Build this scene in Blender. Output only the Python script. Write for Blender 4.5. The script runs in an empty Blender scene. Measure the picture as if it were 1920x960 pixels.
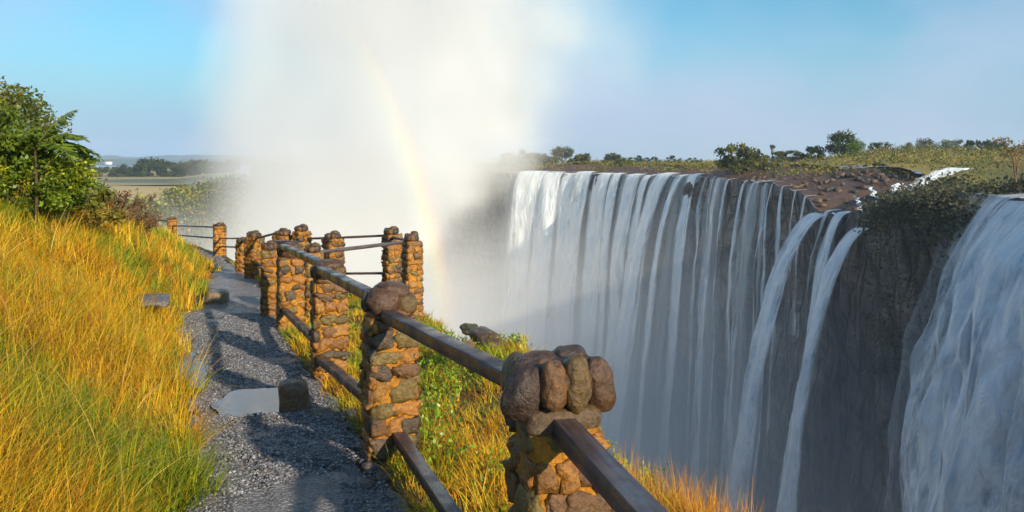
import bpy, math, random
import numpy as np
from mathutils import Vector, Matrix
rad = math.radians
rng = np.random.default_rng(7)
random.seed(7)

# ------------------------------------------------------------------ camera, world, sun
S = bpy.context.scene
COL = S.collection
F = 1507.0; HZ = 300.0; EYE = 1.84           # focal length and horizon row in photograph pixels, eye height
cam_d = bpy.data.cameras.new('camera'); cam = bpy.data.objects.new('camera', cam_d); COL.objects.link(cam)
cam.location = (0, 0, EYE); cam.rotation_euler = (rad(90), 0, 0)
cam_d.sensor_width = 36; cam_d.lens = F/1920*36
cam_d.shift_y = -(480-HZ)/1920
cam_d.clip_start = .05; cam_d.clip_end = 20000
S.camera = cam
SUN_AZ, SUN_EL = 37.0, 20.0                  # sun behind and to the right
sdir = Vector((math.sin(rad(SUN_AZ))*math.cos(rad(SUN_EL)), -math.cos(rad(SUN_AZ))*math.cos(rad(SUN_EL)), math.sin(rad(SUN_EL))))
w = bpy.data.worlds.new('World'); S.world = w; w.use_nodes = True
nt = w.node_tree; nt.nodes.clear()
def N(nt, t, **kw):
    n = nt.nodes.new(t)
    for k, v in kw.items():
        if k.startswith('_'): setattr(n, k[1:], v)
        else: n.inputs[k.replace('__', ' ')].default_value = v
    return n
L = lambda nt, a, b: nt.links.new(a, b)
sky = N(nt, 'ShaderNodeTexSky', _sky_type='NISHITA', _sun_disc=False, _sun_elevation=rad(SUN_EL), _altitude=300.0, _air_density=1.1, _dust_density=1.2, _ozone_density=1.4)
sky.sun_rotation = math.atan2(sdir.x, sdir.y)
hs0 = N(nt, 'ShaderNodeMix', _data_type='RGBA', _blend_type='MULTIPLY'); hs0.inputs[0].default_value = 1; hs0.inputs[7].default_value = (.28, .60, .72, 1); L(nt, sky.outputs[0], hs0.inputs[6])
tc = N(nt, 'ShaderNodeTexCoord'); sxw = N(nt, 'ShaderNodeSeparateXYZ'); L(nt, tc.outputs['Generated'], sxw.inputs[0])
# pale lavender air low over the horizon
hz = N(nt, 'ShaderNodeMapRange'); hz.interpolation_type = 'SMOOTHERSTEP'; hz.inputs[1].default_value = -.02; hz.inputs[2].default_value = .19; hz.inputs[3].default_value = .9; hz.inputs[4].default_value = .05; L(nt, sxw.outputs[2], hz.inputs[0])
hs = N(nt, 'ShaderNodeMix', _data_type='RGBA'); hs.inputs[7].default_value = (1.65, 2.45, 3.7, 1); L(nt, hz.outputs[0], hs.inputs[0]); L(nt, hs0.outputs[2], hs.inputs[6])
tc = N(nt, 'ShaderNodeTexCoord')
mp = N(nt, 'ShaderNodeMapping'); mp.inputs['Scale'].default_value = (1, 1, 1.9); mp.inputs['Location'].default_value = (.35, .2, .1)
L(nt, tc.outputs['Generated'], mp.inputs[0])
nz = N(nt, 'ShaderNodeTexNoise', Scale=2.6, Detail=5.0, Roughness=.5); L(nt, mp.outputs[0], nz.inputs['Vector'])
mr = N(nt, 'ShaderNodeMapRange'); mr.inputs[1].default_value = .40; mr.inputs[2].default_value = .78; mr.inputs[4].default_value = .75
mr.interpolation_type = 'SMOOTHSTEP'
L(nt, nz.outputs[0], mr.inputs[0])
# thin high cloud, lavender white
mx = N(nt, 'ShaderNodeMix', _data_type='RGBA'); mx.inputs[7].default_value = (2.7, 3.05, 4.15, 1)
L(nt, mr.outputs[0], mx.inputs[0]); L(nt, hs.outputs[2], mx.inputs[6])
bg = N(nt, 'ShaderNodeBackground', Strength=.15); L(nt, mx.outputs[2], bg.inputs[0])
wo = N(nt, 'ShaderNodeOutputWorld'); L(nt, bg.outputs[0], wo.inputs[0])
sun_d = bpy.data.lights.new('sun', 'SUN'); sun_d.energy = 4.5; sun_d.angle = rad(1.0); sun_d.color = (1, .86, .66)
sun = bpy.data.objects.new('sun', sun_d); COL.objects.link(sun)
sun.rotation_euler = (-sdir).to_track_quat('-Z', 'Y').to_euler()
S.view_settings.view_transform = 'Standard'; S.view_settings.look = 'None'; S.view_settings.gamma = 1
S.view_settings.exposure = .5; S.view_settings.use_curve_mapping = False
cy = S.cycles
cy.use_denoising = True; cy.max_bounces = 7; cy.diffuse_bounces = 2; cy.glossy_bounces = 2; cy.transparent_max_bounces = 24
cy.volume_bounces = 4; cy.volume_step_rate = 1.0; cy.volume_max_steps = 96; cy.transmission_bounces = 2
cy.sample_clamp_indirect = 6; cy.caustics_reflective = False; cy.caustics_refractive = False
cy.use_adaptive_sampling = True; cy.adaptive_threshold = .02

# ------------------------------------------------------------------ helpers
def unp(px, py, Y):  # photograph pixel at a depth -> world point
    return Vector(((px-960)/F*Y, Y, EYE-(py-HZ)/F*Y))
def tag(o, label=None, cat=None, group=None, kind=None):
    if label: o['label'] = label
    if cat: o['category'] = cat
    if group: o['group'] = group
    if kind: o['kind'] = kind
    return o
def empty(name, loc=(0, 0, 0)):
    o = bpy.data.objects.new(name, None); COL.objects.link(o); o.location = loc; o.empty_display_size = .2; return o
def mesh(name, V, Fc, mat=None, parent=None, col=None, smooth=False, uv=None, mats=None, midx=None):
    """V (n,3), Fc (m,k) numpy -> linked object. col: per-vertex rgb"""
    V = np.asarray(V, np.float32); me = bpy.data.meshes.new(name)
    if not isinstance(Fc, (list, tuple)): Fc = [Fc]
    Fc = [np.asarray(f, np.int32) for f in Fc if len(f)]
    me.vertices.add(len(V)); me.vertices.foreach_set('co', V.ravel())
    nl = sum(f.size for f in Fc); npol = sum(len(f) for f in Fc)
    me.loops.add(nl); me.loops.foreach_set('vertex_index', np.concatenate([f.ravel() for f in Fc]))
    me.polygons.add(npol)
    tot = np.concatenate([np.full(len(f), f.shape[1]) for f in Fc]); st = np.concatenate([[0], np.cumsum(tot)[:-1]])
    me.polygons.foreach_set('loop_start', st.astype(np.int32))
    try: me.polygons.foreach_set('loop_total', tot.astype(np.int32))
    except Exception: pass
    me.update(calc_edges=True)
    if smooth: me.polygons.foreach_set('use_smooth', np.ones(npol, bool))
    if col is not None:
        a = me.color_attributes.new('col', 'FLOAT_COLOR', 'POINT')
        c = np.ones((len(V), 4), np.float32); c[:, :3] = col; a.data.foreach_set('color', c.ravel())
    if uv is not None:
        u = me.uv_layers.new(name='UVMap'); idx = np.concatenate([f.ravel() for f in Fc])
        u.data.foreach_set('uv', np.asarray(uv, np.float32)[idx].ravel())
    for m in (mats or ([mat] if mat else [])): me.materials.append(m)
    if midx is not None: me.polygons.foreach_set('material_index', np.asarray(midx, np.int32))
    me.validate(); me.update()
    o = bpy.data.objects.new(name, me); COL.objects.link(o)
    if parent: o.parent = parent
    return o
def grid_faces(nr, nc):
    i = np.arange(nr-1)[:, None]*nc + np.arange(nc-1)[None, :]
    i = i.ravel(); return np.stack([i, i+1, i+nc+1, i+nc], 1)
def hash3(ix, iy, iz, seed=0):
    h = (ix.astype(np.int64)*374761393 + iy.astype(np.int64)*668265263 + iz.astype(np.int64)*2147483647 + seed*1274126177) & 0xffffffff
    h = ((h ^ (h >> 13))*1274126177) & 0xffffffff
    h = ((h ^ (h >> 16))*2246822519) & 0xffffffff
    return ((h ^ (h >> 15)) & 0xffffff)/float(0xffffff)
def vnoise(P, seed=0):
    P = np.asarray(P, float); I = np.floor(P).astype(np.int64); f = P-I; f = f*f*(3-2*f); r = 0
    for dx in (0, 1):
        for dy in (0, 1):
            for dz in (0, 1):
                wt = (f[..., 0] if dx else 1-f[..., 0])*(f[..., 1] if dy else 1-f[..., 1])*(f[..., 2] if dz else 1-f[..., 2])
                r = r + wt*hash3(I[..., 0]+dx, I[..., 1]+dy, I[..., 2]+dz, seed)
    return r*2-1
def fbm(P, oct=4, seed=0, gain=.5):
    P = np.asarray(P, float); r = 0; a = 1; s = 1
    for k in range(oct):
        r = r + a*vnoise(P*s+17.3*k, seed+k); a *= gain; s *= 2.03
    return r
def sstep(a, b, x):
    t = np.clip((x-a)/(b-a), 0, 1); return t*t*(3-2*t)
def ico(sub):
    import bmesh
    bm = bmesh.new(); bmesh.ops.create_icosphere(bm, subdivisions=sub, radius=1)
    V = np.array([v.co[:] for v in bm.verts]); Fs = np.array([[v.index for v in f.verts] for f in bm.faces]); bm.free(); return V, Fs
ICO = {k: ico(k) for k in (1, 2, 3, 4)}
class MB:
    def __init__(s): s.V = []; s.F = {3: [], 4: []}; s.C = []; s.M = {3: [], 4: []}; s.n = 0
    def add(s, V, Fc, col=(.5, .5, .5), m=0):
        V = np.asarray(V, float); s.V.append(V); k = Fc.shape[1]; s.F[k].append(np.asarray(Fc)+s.n); s.M[k].append(np.full(len(Fc), m))
        c = np.asarray(col, float); s.C.append(np.broadcast_to(c, (len(V), 3)) if c.ndim == 1 else c); s.n += len(V)
    def build(s, name, mats, parent=None, smooth=True):
        Fs = [np.concatenate(s.F[k]) for k in (3, 4) if s.F[k]]; mi = np.concatenate([np.concatenate(s.M[k]) for k in (3, 4) if s.F[k]])
        return mesh(name, np.concatenate(s.V), Fs, None, parent, np.concatenate(s.C), smooth, None, mats if isinstance(mats, list) else [mats], mi)
def rock_shape(sub, size, seed, amp=.18, sq=.75, freq=1.3):
    V, Fs = ICO[sub]; V = np.sign(V)*np.abs(V)**sq
    V = V*(1+amp*fbm(V*freq+seed*3.7, 3, seed))[:, None]
    return V*np.asarray(size), Fs
def rotm(x, y, z): return np.array(Matrix.Rotation(z, 3, 'Z') @ Matrix.Rotation(y, 3, 'Y') @ Matrix.Rotation(x, 3, 'X'))

# ------------------------------------------------------------------ materials
def mat(name):
    m = bpy.data.materials.new(name); m.use_nodes = True; m.node_tree.nodes.clear(); return m, m.node_tree
def out(nt, sh, disp=None):
    o = N(nt, 'ShaderNodeOutputMaterial'); L(nt, sh, o.inputs[0]); return o
def foliage_mat(name, rough=.55, trans=.35, spec=.3, boost=1.0):
    m, nt = mat(name)
    a = N(nt, 'ShaderNodeAttribute', _attribute_name='col')
    p = N(nt, 'ShaderNodeBsdfPrincipled', Roughness=rough); p.inputs['Specular IOR Level'].default_value = spec
    L(nt, a.outputs['Color'], p.inputs['Base Color'])
    t = N(nt, 'ShaderNodeBsdfTranslucent'); L(nt, a.outputs['Color'], t.inputs[0])
    mx = N(nt, 'ShaderNodeMixShader'); mx.inputs[0].default_value = trans
    L(nt, p.outputs[0], mx.inputs[1]); L(nt, t.outputs[0], mx.inputs[2]); out(nt, mx.outputs[0]); return m
def attr_rock_mat(name, rough=(.35, .7), bump=.4, scale=30, contrast=.5, spec=.5, coord='Object'):
    m, nt = mat(name)
    a = N(nt, 'ShaderNodeAttribute', _attribute_name='col'); tc = N(nt, 'ShaderNodeTexCoord')
    n1 = N(nt, 'ShaderNodeTexNoise', Scale=scale, Detail=6.0, Roughness=.65); L(nt, tc.outputs[coord], n1.inputs['Vector'])
    n2 = N(nt, 'ShaderNodeTexNoise', Scale=scale*.22, Detail=3.0); L(nt, tc.outputs[coord], n2.inputs['Vector'])
    r = N(nt, 'ShaderNodeMapRange'); r.inputs[3].default_value = 1-contrast; r.inputs[4].default_value = 1+contrast; r.inputs[1].default_value = .25; r.inputs[2].default_value = .75
    L(nt, n1.outputs[0], r.inputs[0])
    mm = N(nt, 'ShaderNodeVectorMath', _operation='SCALE'); L(nt, a.outputs['Color'], mm.inputs[0]); L(nt, r.outputs[0], mm.inputs['Scale'])
    p = N(nt, 'ShaderNodeBsdfPrincipled'); L(nt, mm.outputs[0], p.inputs['Base Color']); p.inputs['Specular IOR Level'].default_value = spec
    rr = N(nt, 'ShaderNodeMapRange'); rr.inputs[1].default_value = .35; rr.inputs[2].default_value = .65; rr.inputs[3].default_value = rough[0]; rr.inputs[4].default_value = rough[1]
    L(nt, n2.outputs[0], rr.inputs[0]); L(nt, rr.outputs[0], p.inputs['Roughness'])
    b = N(nt, 'ShaderNodeBump', Strength=bump, Distance=.6/scale); L(nt, n1.outputs[0], b.inputs['Height']); L(nt, b.outputs[0], p.inputs['Normal'])
    out(nt, p.outputs[0]); return m
M = {}
M['grass'] = foliage_mat('grass', .5, .35, .25)
M['leaf'] = foliage_mat('leaf', .42, .3, .4)
M['farleaf'] = foliage_mat('farleaf', .7, .3, .1)
M['stone'] = attr_rock_mat('wet_stone', (.2, .6), .9, 34, .65)
M['mortar'] = attr_rock_mat('mortar', (.55, .85), 1.6, 30, .45, .3)
M['rock'] = attr_rock_mat('rock', (.4, .8), .8, 7, .5)
M['bark'] = attr_rock_mat('bark', (.7, .9), .6, 20, .3, .2)
def wood():
    m, nt = mat('wet_dark_wood'); tc = N(nt, 'ShaderNodeTexCoord')
    mp = N(nt, 'ShaderNodeMapping'); mp.inputs['Scale'].default_value = (1.6, 22, 22); L(nt, tc.outputs['Object'], mp.inputs[0])
    n = N(nt, 'ShaderNodeTexNoise', Scale=2.2, Detail=7.0, Roughness=.6); L(nt, mp.outputs[0], n.inputs['Vector'])
    n2 = N(nt, 'ShaderNodeTexNoise', Scale=7.0, Detail=4.0); L(nt, tc.outputs['Object'], n2.inputs['Vector'])
    r = N(nt, 'ShaderNodeValToRGB'); r.color_ramp.elements[0].position = .3; r.color_ramp.elements[0].color = (.022, .013, .016, 1); r.color_ramp.elements[1].position = .72; r.color_ramp.elements[1].color = (.11, .075, .07, 1)
    L(nt, n.outputs[0], r.inputs[0])
    p = N(nt, 'ShaderNodeBsdfPrincipled'); L(nt, r.outputs[0], p.inputs['Base Color']); p.inputs['Specular IOR Level'].default_value = .45
    rr = N(nt, 'ShaderNodeMapRange'); rr.inputs[1].default_value = .4; rr.inputs[2].default_value = .65; rr.inputs[3].default_value = .25; rr.inputs[4].default_value = .55
    L(nt, n2.outputs[0], rr.inputs[0]); L(nt, rr.outputs[0], p.inputs['Roughness'])
    b = N(nt, 'ShaderNodeBump', Strength=.35, Distance=.006); L(nt, n.outputs[0], b.inputs['Height']); L(nt, b.outputs[0], p.inputs['Normal'])
    out(nt, p.outputs[0]); return m
M['wood'] = wood()
def path_mat():
    m, nt = mat('wet_gravel_path'); tc = N(nt, 'ShaderNodeTexCoord')
    v = N(nt, 'ShaderNodeTexVoronoi', Scale=48.0); L(nt, tc.outputs['Object'], v.inputs['Vector'])
    n = N(nt, 'ShaderNodeTexNoise', Scale=52.0, Detail=6.0, Roughness=.75); L(nt, tc.outputs['Object'], n.inputs['Vector'])
    n2 = N(nt, 'ShaderNodeTexNoise', Scale=1.3, Detail=5.0, Roughness=.6); L(nt, tc.outputs['Object'], n2.inputs['Vector'])
    r = N(nt, 'ShaderNodeValToRGB'); e = r.color_ramp.elements; e[0].position = .2; e[0].color = (.04, .038, .04, 1); e[1].position = .75; e[1].color = (.38, .365, .38, 1)
    L(nt, n.outputs[0], r.inputs[0])
    vc = N(nt, 'ShaderNodeMix', _data_type='RGBA', _blend_type='MULTIPLY'); vc.inputs[0].default_value = .65
    L(nt, r.outputs[0], vc.inputs[6])
    bw = N(nt, 'ShaderNodeMapRange'); bw.inputs[3].default_value = .45; bw.inputs[4].default_value = 1.7; L(nt, v.outputs['Color'], bw.inputs[0]); L(nt, bw.outputs[0], vc.inputs[7])
    p = N(nt, 'ShaderNodeBsdfPrincipled'); L(nt, vc.outputs[2], p.inputs['Base Color']); p.inputs['Specular IOR Level'].default_value = .8
    rr = N(nt, 'ShaderNodeMapRange'); rr.inputs[1].default_value = .38; rr.inputs[2].default_value = .62; rr.inputs[3].default_value = .12; rr.inputs[4].default_value = .42
    L(nt, n2.outputs[0], rr.inputs[0]); L(nt, rr.outputs[0], p.inputs['Roughness'])
    md = N(nt, 'ShaderNodeMath', _operation='MULTIPLY'); md.inputs[1].default_value = -1.2; L(nt, v.outputs['Distance'], md.inputs[0])
    ad = N(nt, 'ShaderNodeMath', _operation='ADD'); L(nt, md.outputs[0], ad.inputs[0]); L(nt, n.outputs[0], ad.inputs[1])
    b = N(nt, 'ShaderNodeBump', Strength=1.0, Distance=.035); L(nt, ad.outputs[0], b.inputs['Height']); L(nt, b.outputs[0], p.inputs['Normal'])
    out(nt, p.outputs[0]); return m
M['path'] = path_mat()
def simple_noise_mat(name, cols, scale, rough=.8, bump=.5, dist=.1, coord='Object', detail=6.0, spec=.3, vscale=(1, 1, 1), pos=None):
    m, nt = mat(name); tc = N(nt, 'ShaderNodeTexCoord'); mp = N(nt, 'ShaderNodeMapping'); mp.inputs['Scale'].default_value = vscale
    L(nt, tc.outputs[coord], mp.inputs[0])
    n = N(nt, 'ShaderNodeTexNoise', Scale=scale, Detail=detail, Roughness=.62); L(nt, mp.outputs[0], n.inputs['Vector'])
    r = N(nt, 'ShaderNodeValToRGB'); e = r.color_ramp.elements
    while len(e) < len(cols): e.new(.5)
    for i, c in enumerate(cols): e[i].position = pos[i] if pos else .3+.4*i/(len(cols)-1); e[i].color = (*c, 1)
    L(nt, n.outputs[0], r.inputs[0])
    p = N(nt, 'ShaderNodeBsdfPrincipled', Roughness=rough); p.inputs['Specular IOR Level'].default_value = spec
    L(nt, r.outputs[0], p.inputs['Base Color'])
    b = N(nt, 'ShaderNodeBump', Strength=bump, Distance=dist); L(nt, n.outputs[0], b.inputs['Height']); L(nt, b.outputs[0], p.inputs['Normal'])
    out(nt, p.outputs[0]); return m
M['soil'] = simple_noise_mat('soil', [(.03, .022, .012), (.09, .06, .02), (.16, .10, .025)], 6, .85, .7, .04)
def cliff_mat(name, cols, k):
    m, nt = mat(name); g = N(nt, 'ShaderNodeNewGeometry'); mp = N(nt, 'ShaderNodeMapping'); mp.inputs['Scale'].default_value = (1, 1, .45); L(nt, g.outputs['Position'], mp.inputs[0])
    n = N(nt, 'ShaderNodeTexNoise', Scale=.22*k, Detail=10.0, Roughness=.68, Distortion=.4); L(nt, mp.outputs[0], n.inputs['Vector'])
    v = N(nt, 'ShaderNodeTexVoronoi', _feature='DISTANCE_TO_EDGE', Scale=.42*k); 
    av = N(nt, 'ShaderNodeVectorMath', _operation='MULTIPLY_ADD'); av.inputs[1].default_value = (1.6, 1.6, 1.6); L(nt, n.outputs['Color'], av.inputs[0]); L(nt, mp.outputs[0], av.inputs[2]); L(nt, av.outputs[0], v.inputs['Vector'])
    ms = N(nt, 'ShaderNodeMapping'); ms.inputs['Scale'].default_value = (.05, .05, .55); L(nt, g.outputs['Position'], ms.inputs[0]); n3 = N(nt, 'ShaderNodeTexNoise', Scale=1.0, Detail=4.0); L(nt, ms.outputs[0], n3.inputs['Vector'])
    cr = N(nt, 'ShaderNodeValToRGB'); e = cr.color_ramp.elements; e.new(.5)
    for i, c in enumerate(cols): e[i].position = (.32, .5, .7)[i]; e[i].color = (*c, 1)
    L(nt, n.outputs[0], cr.inputs[0]); vr = N(nt, 'ShaderNodeMapRange'); vr.inputs[1].default_value = 0; vr.inputs[2].default_value = .16; vr.inputs[3].default_value = .35; vr.inputs[4].default_value = 1; L(nt, v.outputs['Distance'], vr.inputs[0])
    sr = N(nt, 'ShaderNodeMapRange'); sr.inputs[1].default_value = .35; sr.inputs[2].default_value = .65; sr.inputs[3].default_value = .6; sr.inputs[4].default_value = 1.35; L(nt, n3.outputs[0], sr.inputs[0])
    mu = N(nt, 'ShaderNodeMath', _operation='MULTIPLY'); L(nt, vr.outputs[0], mu.inputs[0]); L(nt, sr.outputs[0], mu.inputs[1])
    sc = N(nt, 'ShaderNodeVectorMath', _operation='SCALE'); L(nt, cr.outputs[0], sc.inputs[0]); L(nt, mu.outputs[0], sc.inputs['Scale'])
    p = N(nt, 'ShaderNodeBsdfPrincipled', Roughness=.5); L(nt, sc.outputs[0], p.inputs['Base Color'])
    ad = N(nt, 'ShaderNodeMath', _operation='ADD'); L(nt, mu.outputs[0], ad.inputs[0]); L(nt, n.outputs[0], ad.inputs[1]); b = N(nt, 'ShaderNodeBump', Strength=1.0, Distance=1.4); L(nt, ad.outputs[0], b.inputs['Height']); L(nt, b.outputs[0], p.inputs['Normal']); out(nt, p.outputs[0]); return m
M['cliff'] = cliff_mat('basalt_cliff', [(.035, .035, .038), (.10, .09, .085), (.20, .165, .135)], 1.0)
M['cliff_old'] = simple_noise_mat('basalt_cliff', [(.04, .04, .043), (.09, .083, .08), (.16, .135, .115)], .35, .75, 1.0, .8, vscale=(1, 1, .8), detail=9.0)
M['cliff_green'] = simple_noise_mat('overgrown_cliff', [(.035, .04, .045), (.07, .075, .04), (.16, .16, .03)], .12, .85, 1.0, 1.0, detail=8.0)
M['plateau'] = simple_noise_mat('plateau_grass', [(.09, .10, .025), (.24, .2, .05), (.34, .2, .07)], .03, .9, .3, .3, detail=8.0)
M['field'] = simple_noise_mat('tan_field', [(.20, .24, .07), (.42, .32, .12), (.50, .35, .16)], .012, .9, .2, .2, detail=6.0)
M['hill'] = simple_noise_mat('far_hill', [(.04, .05, .03), (.08, .09, .05)], .01, .9, .2, .2)
M['white'] = simple_noise_mat('white_wall', [(.75, .75, .72), (.82, .82, .8)], 1, .6, .1, .01)
def water_mat(name, rough=.05, bump=.05, col=(.03, .035, .04), scale=6):
    m, nt = mat(name); tc = N(nt, 'ShaderNodeTexCoord'); n = N(nt, 'ShaderNodeTexNoise', Scale=scale, Detail=3.0); L(nt, tc.outputs['Object'], n.inputs['Vector'])
    p = N(nt, 'ShaderNodeBsdfPrincipled', Roughness=rough); p.inputs['Base Color'].default_value = (*col, 1); p.inputs['Specular IOR Level'].default_value = 1.0; p.inputs['IOR'].default_value = 1.9
    b = N(nt, 'ShaderNodeBump', Strength=bump, Distance=.02); L(nt, n.outputs[0], b.inputs['Height']); L(nt, b.outputs[0], p.inputs['Normal']); out(nt, p.outputs[0]); return m
M['puddle'] = water_mat('puddle_water', .03, .04, (.10, .085, .065))
M['river'] = water_mat('river_water', .25, 1.0, (.35, .38, .4), .6)
def fall_mat(name, dens=.5, streak=5.0, vs=.10, clump=0.0, soft=.22, alpha=1.0, cs=1.0):
    """white falling water: UV.x across the sheet, UV.y metres down it"""
    m, nt = mat(name); uv = N(nt, 'ShaderNodeUVMap'); oi = N(nt, 'ShaderNodeObjectInfo')
    sx = N(nt, 'ShaderNodeSeparateXYZ'); L(nt, uv.outputs[0], sx.inputs[0])
    g = N(nt, 'ShaderNodeNewGeometry')
    def noise(su, sv, det, off, rough=.6, dist=0.0):
        cb = N(nt, 'ShaderNodeCombineXYZ'); a = N(nt, 'ShaderNodeMath', _operation='MULTIPLY'); a.inputs[1].default_value = su; L(nt, at.outputs['Fac'], a.inputs[0])
        b = N(nt, 'ShaderNodeMath', _operation='MULTIPLY'); b.inputs[1].default_value = sv; L(nt, sx.outputs[1], b.inputs[0])
        c = N(nt, 'ShaderNodeMath', _operation='MULTIPLY_ADD'); c.inputs[1].default_value = 37.0; c.inputs[2].default_value = off; L(nt, oi.outputs['Random'], c.inputs[0])
        L(nt, a.outputs[0], cb.inputs[0]); L(nt, b.outputs[0], cb.inputs[1]); L(nt, c.outputs[0], cb.inputs[2])
        n = N(nt, 'ShaderNodeTexNoise', Scale=1.0, Detail=det, Roughness=rough, Distortion=dist); L(nt, cb.outputs[0], n.inputs['Vector']); return n
    at = N(nt, 'ShaderNodeAttribute', _attribute_name='across')   # metres across
    n1 = noise(streak, vs, 6.0, 0.0); n2 = noise(streak*.22, vs*.5, 3.0, 11.0); n3 = noise(1.7*cs, .5*cs, 8.0, 23.0, .66, .8)
    # edge fade
    e = N(nt, 'ShaderNodeMath', _operation='PINGPONG'); e.inputs[1].default_value = .5; L(nt, sx.outputs[0], e.inputs[0])
    # v/edge threshold: alpha = smooth(edge*k + noise)
    s1 = N(nt, 'ShaderNodeMath', _operation='MULTIPLY_ADD'); s1.inputs[1].default_value = 2.2; L(nt, n1.outputs[0], s1.inputs[0])
    s2 = N(nt, 'ShaderNodeMath', _operation='MULTIPLY'); s2.inputs[1].default_value = 1.5; L(nt, n2.outputs[0], s2.inputs[0]); L(nt, s2.outputs[0], s1.inputs[2])
    s3 = N(nt, 'ShaderNodeMath', _operation='MULTIPLY_ADD'); s3.inputs[1].default_value = 1.5; L(nt, e.outputs[0], s3.inputs[0]); L(nt, s1.outputs[0], s3.inputs[2])
    s4 = N(nt, 'ShaderNodeMath', _operation='MULTIPLY_ADD'); s4.inputs[1].default_value = clump; L(nt, n3.outputs[0], s4.inputs[0]); L(nt, s3.outputs[0], s4.inputs[2])
    r = N(nt, 'ShaderNodeMapRange'); r.interpolation_type = 'SMOOTHSTEP'
    c0 = 2.75-dens+clump*.5; r.inputs[1].default_value = c0-soft*2; r.inputs[2].default_value = c0+soft*2; r.inputs[4].default_value = alpha
    L(nt, s4.outputs[0], r.inputs[0])
    fe = N(nt, 'ShaderNodeMapRange'); fe.inputs[1].default_value = 0; fe.inputs[2].default_value = .12; L(nt, e.outputs[0], fe.inputs[0])
    ml = N(nt, 'ShaderNodeMath', _operation='MULTIPLY'); L(nt, r.outputs[0], ml.inputs[0]); L(nt, fe.outputs[0], ml.inputs[1])
    cr = N(nt, 'ShaderNodeValToRGB'); ce = cr.color_ramp.elements; ce[0].position = .33; ce[0].color = (.68, .77, .86, 1); ce[1].position = .6; ce[1].color = (.95, .96, .96, 1)
    src = n3 if clump else n1
    L(nt, src.outputs[0], cr.inputs[0])
    p = N(nt, 'ShaderNodeBsdfDiffuse'); t = N(nt, 'ShaderNodeBsdfTranslucent'); L(nt, cr.outputs[0], p.inputs[0]); L(nt, cr.outputs[0], t.inputs[0])
    b = N(nt, 'ShaderNodeBump', Strength=.8, Distance=.5); L(nt, src.outputs[0], b.inputs['Height']); L(nt, b.outputs[0], p.inputs['Normal'])
    m1 = N(nt, 'ShaderNodeMixShader'); m1.inputs[0].default_value = .12; L(nt, p.outputs[0], m1.inputs[1]); L(nt, t.outputs[0], m1.inputs[2])
    tr = N(nt, 'ShaderNodeBsdfTransparent'); m2 = N(nt, 'ShaderNodeMixShader'); L(nt, ml.outputs[0], m2.inputs[0]); L(nt, tr.outputs[0], m2.inputs[1]); L(nt, m1.outputs[0], m2.inputs[2])
    out(nt, m2.outputs[0]); return m
M['fall'] = fall_mat('falling_water', .8, .75, .03, .75, .2, 1, .5)
M['fall_dense'] = fall_mat('dense_falling_water', .95, .7, .03, .75, .22, 1, .45)
M['fall_thin'] = fall_mat('thin_falling_water', .42, 1.4, .05, .6, .22, .85, .7)
M['fall_veil'] = fall_mat('veil_of_water', .5, .5, .02, 0, .5, .6)
M['fall_near'] = fall_mat('churning_water', .95, .7, .09, 1.6, .3)
M['fall_jet'] = fall_mat('jet_of_water', 1.0, 1.3, .08, .8, .22)

# ------------------------------------------------------------------ near ground
def gz(Y): return np.interp(Y, [-6, 5, 7.4, 10.5, 14, 18, 21, 27, 35, 62], [0, 0, -.2, -.39, -.60, -.84, -1.08, -1.35, -1.8, -3.6])
def pL(Y): return np.interp(Y, [-6, 0, 2, 4.2, 5.6, 7.5, 9.5, 11.3, 13.9, 16.7, 22, 27, 35, 62], [-1.2, -1.15, -1.3, -1.71, -2.25, -3.1, -4.0, -4.75, -5.3, -6.35, -8.1, -10.6, -15.5, -40])
def pR(Y): return np.interp(Y, [-6, 0, 2, 4.2, 5.6, 7.5, 9.5, 11.3, 13.9, 16.7, 22, 27, 35, 62], [.9, .7, .15, -.56, -1.1, -1.88, -2.65, -3.3, -4.2, -5.2, -7.5, -10.0, -14.9, -39])
def edge(Y): return np.interp(Y, [-6, 0, 1.5, 3, 4.5, 6, 8, 10, 12, 14, 16, 17.5, 20, 27, 35, 42, 62], [3.5, 2.6, 2.2, 1.7, 1.15, .7, .25, -.3, -.85, -1.25, -2.1, -3.8, -5.9, -8.9, -13.3, -20, -62])
def hground(X, Y):
    X = np.asarray(X, float); Y = np.asarray(Y, float)
    z = gz(Y)
    dl = pL(Y)-X
    z = z + np.where(dl > 0, (np.interp(Y, [4, 9, 20, 27], [.4, 1.0, .75, .4])*sstep(-.1, 1.2, dl)+np.interp(Y, [4, 9, 20, 30], [.6, 1.15, .8, .3])*sstep(.6, 3.0, dl))*np.clip(.92+.1*fbm(np.stack([X*.5, Y*.5, X*0], -1), 2, 5), .6, 1.2) + .01*np.clip(dl-3, 0, 30), 0)
    dr = X-pR(Y); de = edge(Y)-X
    z = z + np.where(dr > 0, .03-.05*dr + .10*fbm(np.stack([X*.9, Y*.9, X*0], -1), 3, 9)*sstep(.3, 1.0, dr), 0)
    z = z - .35*sstep(.9, 0, de)
    z = z + .55*np.exp(-((X-.05)/.6)**2-((Y-8.3)/1.7)**2) + .16*np.exp(-((X-1.05)/.55)**2-((Y-3.7)/.9)**2)
    return z
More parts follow.
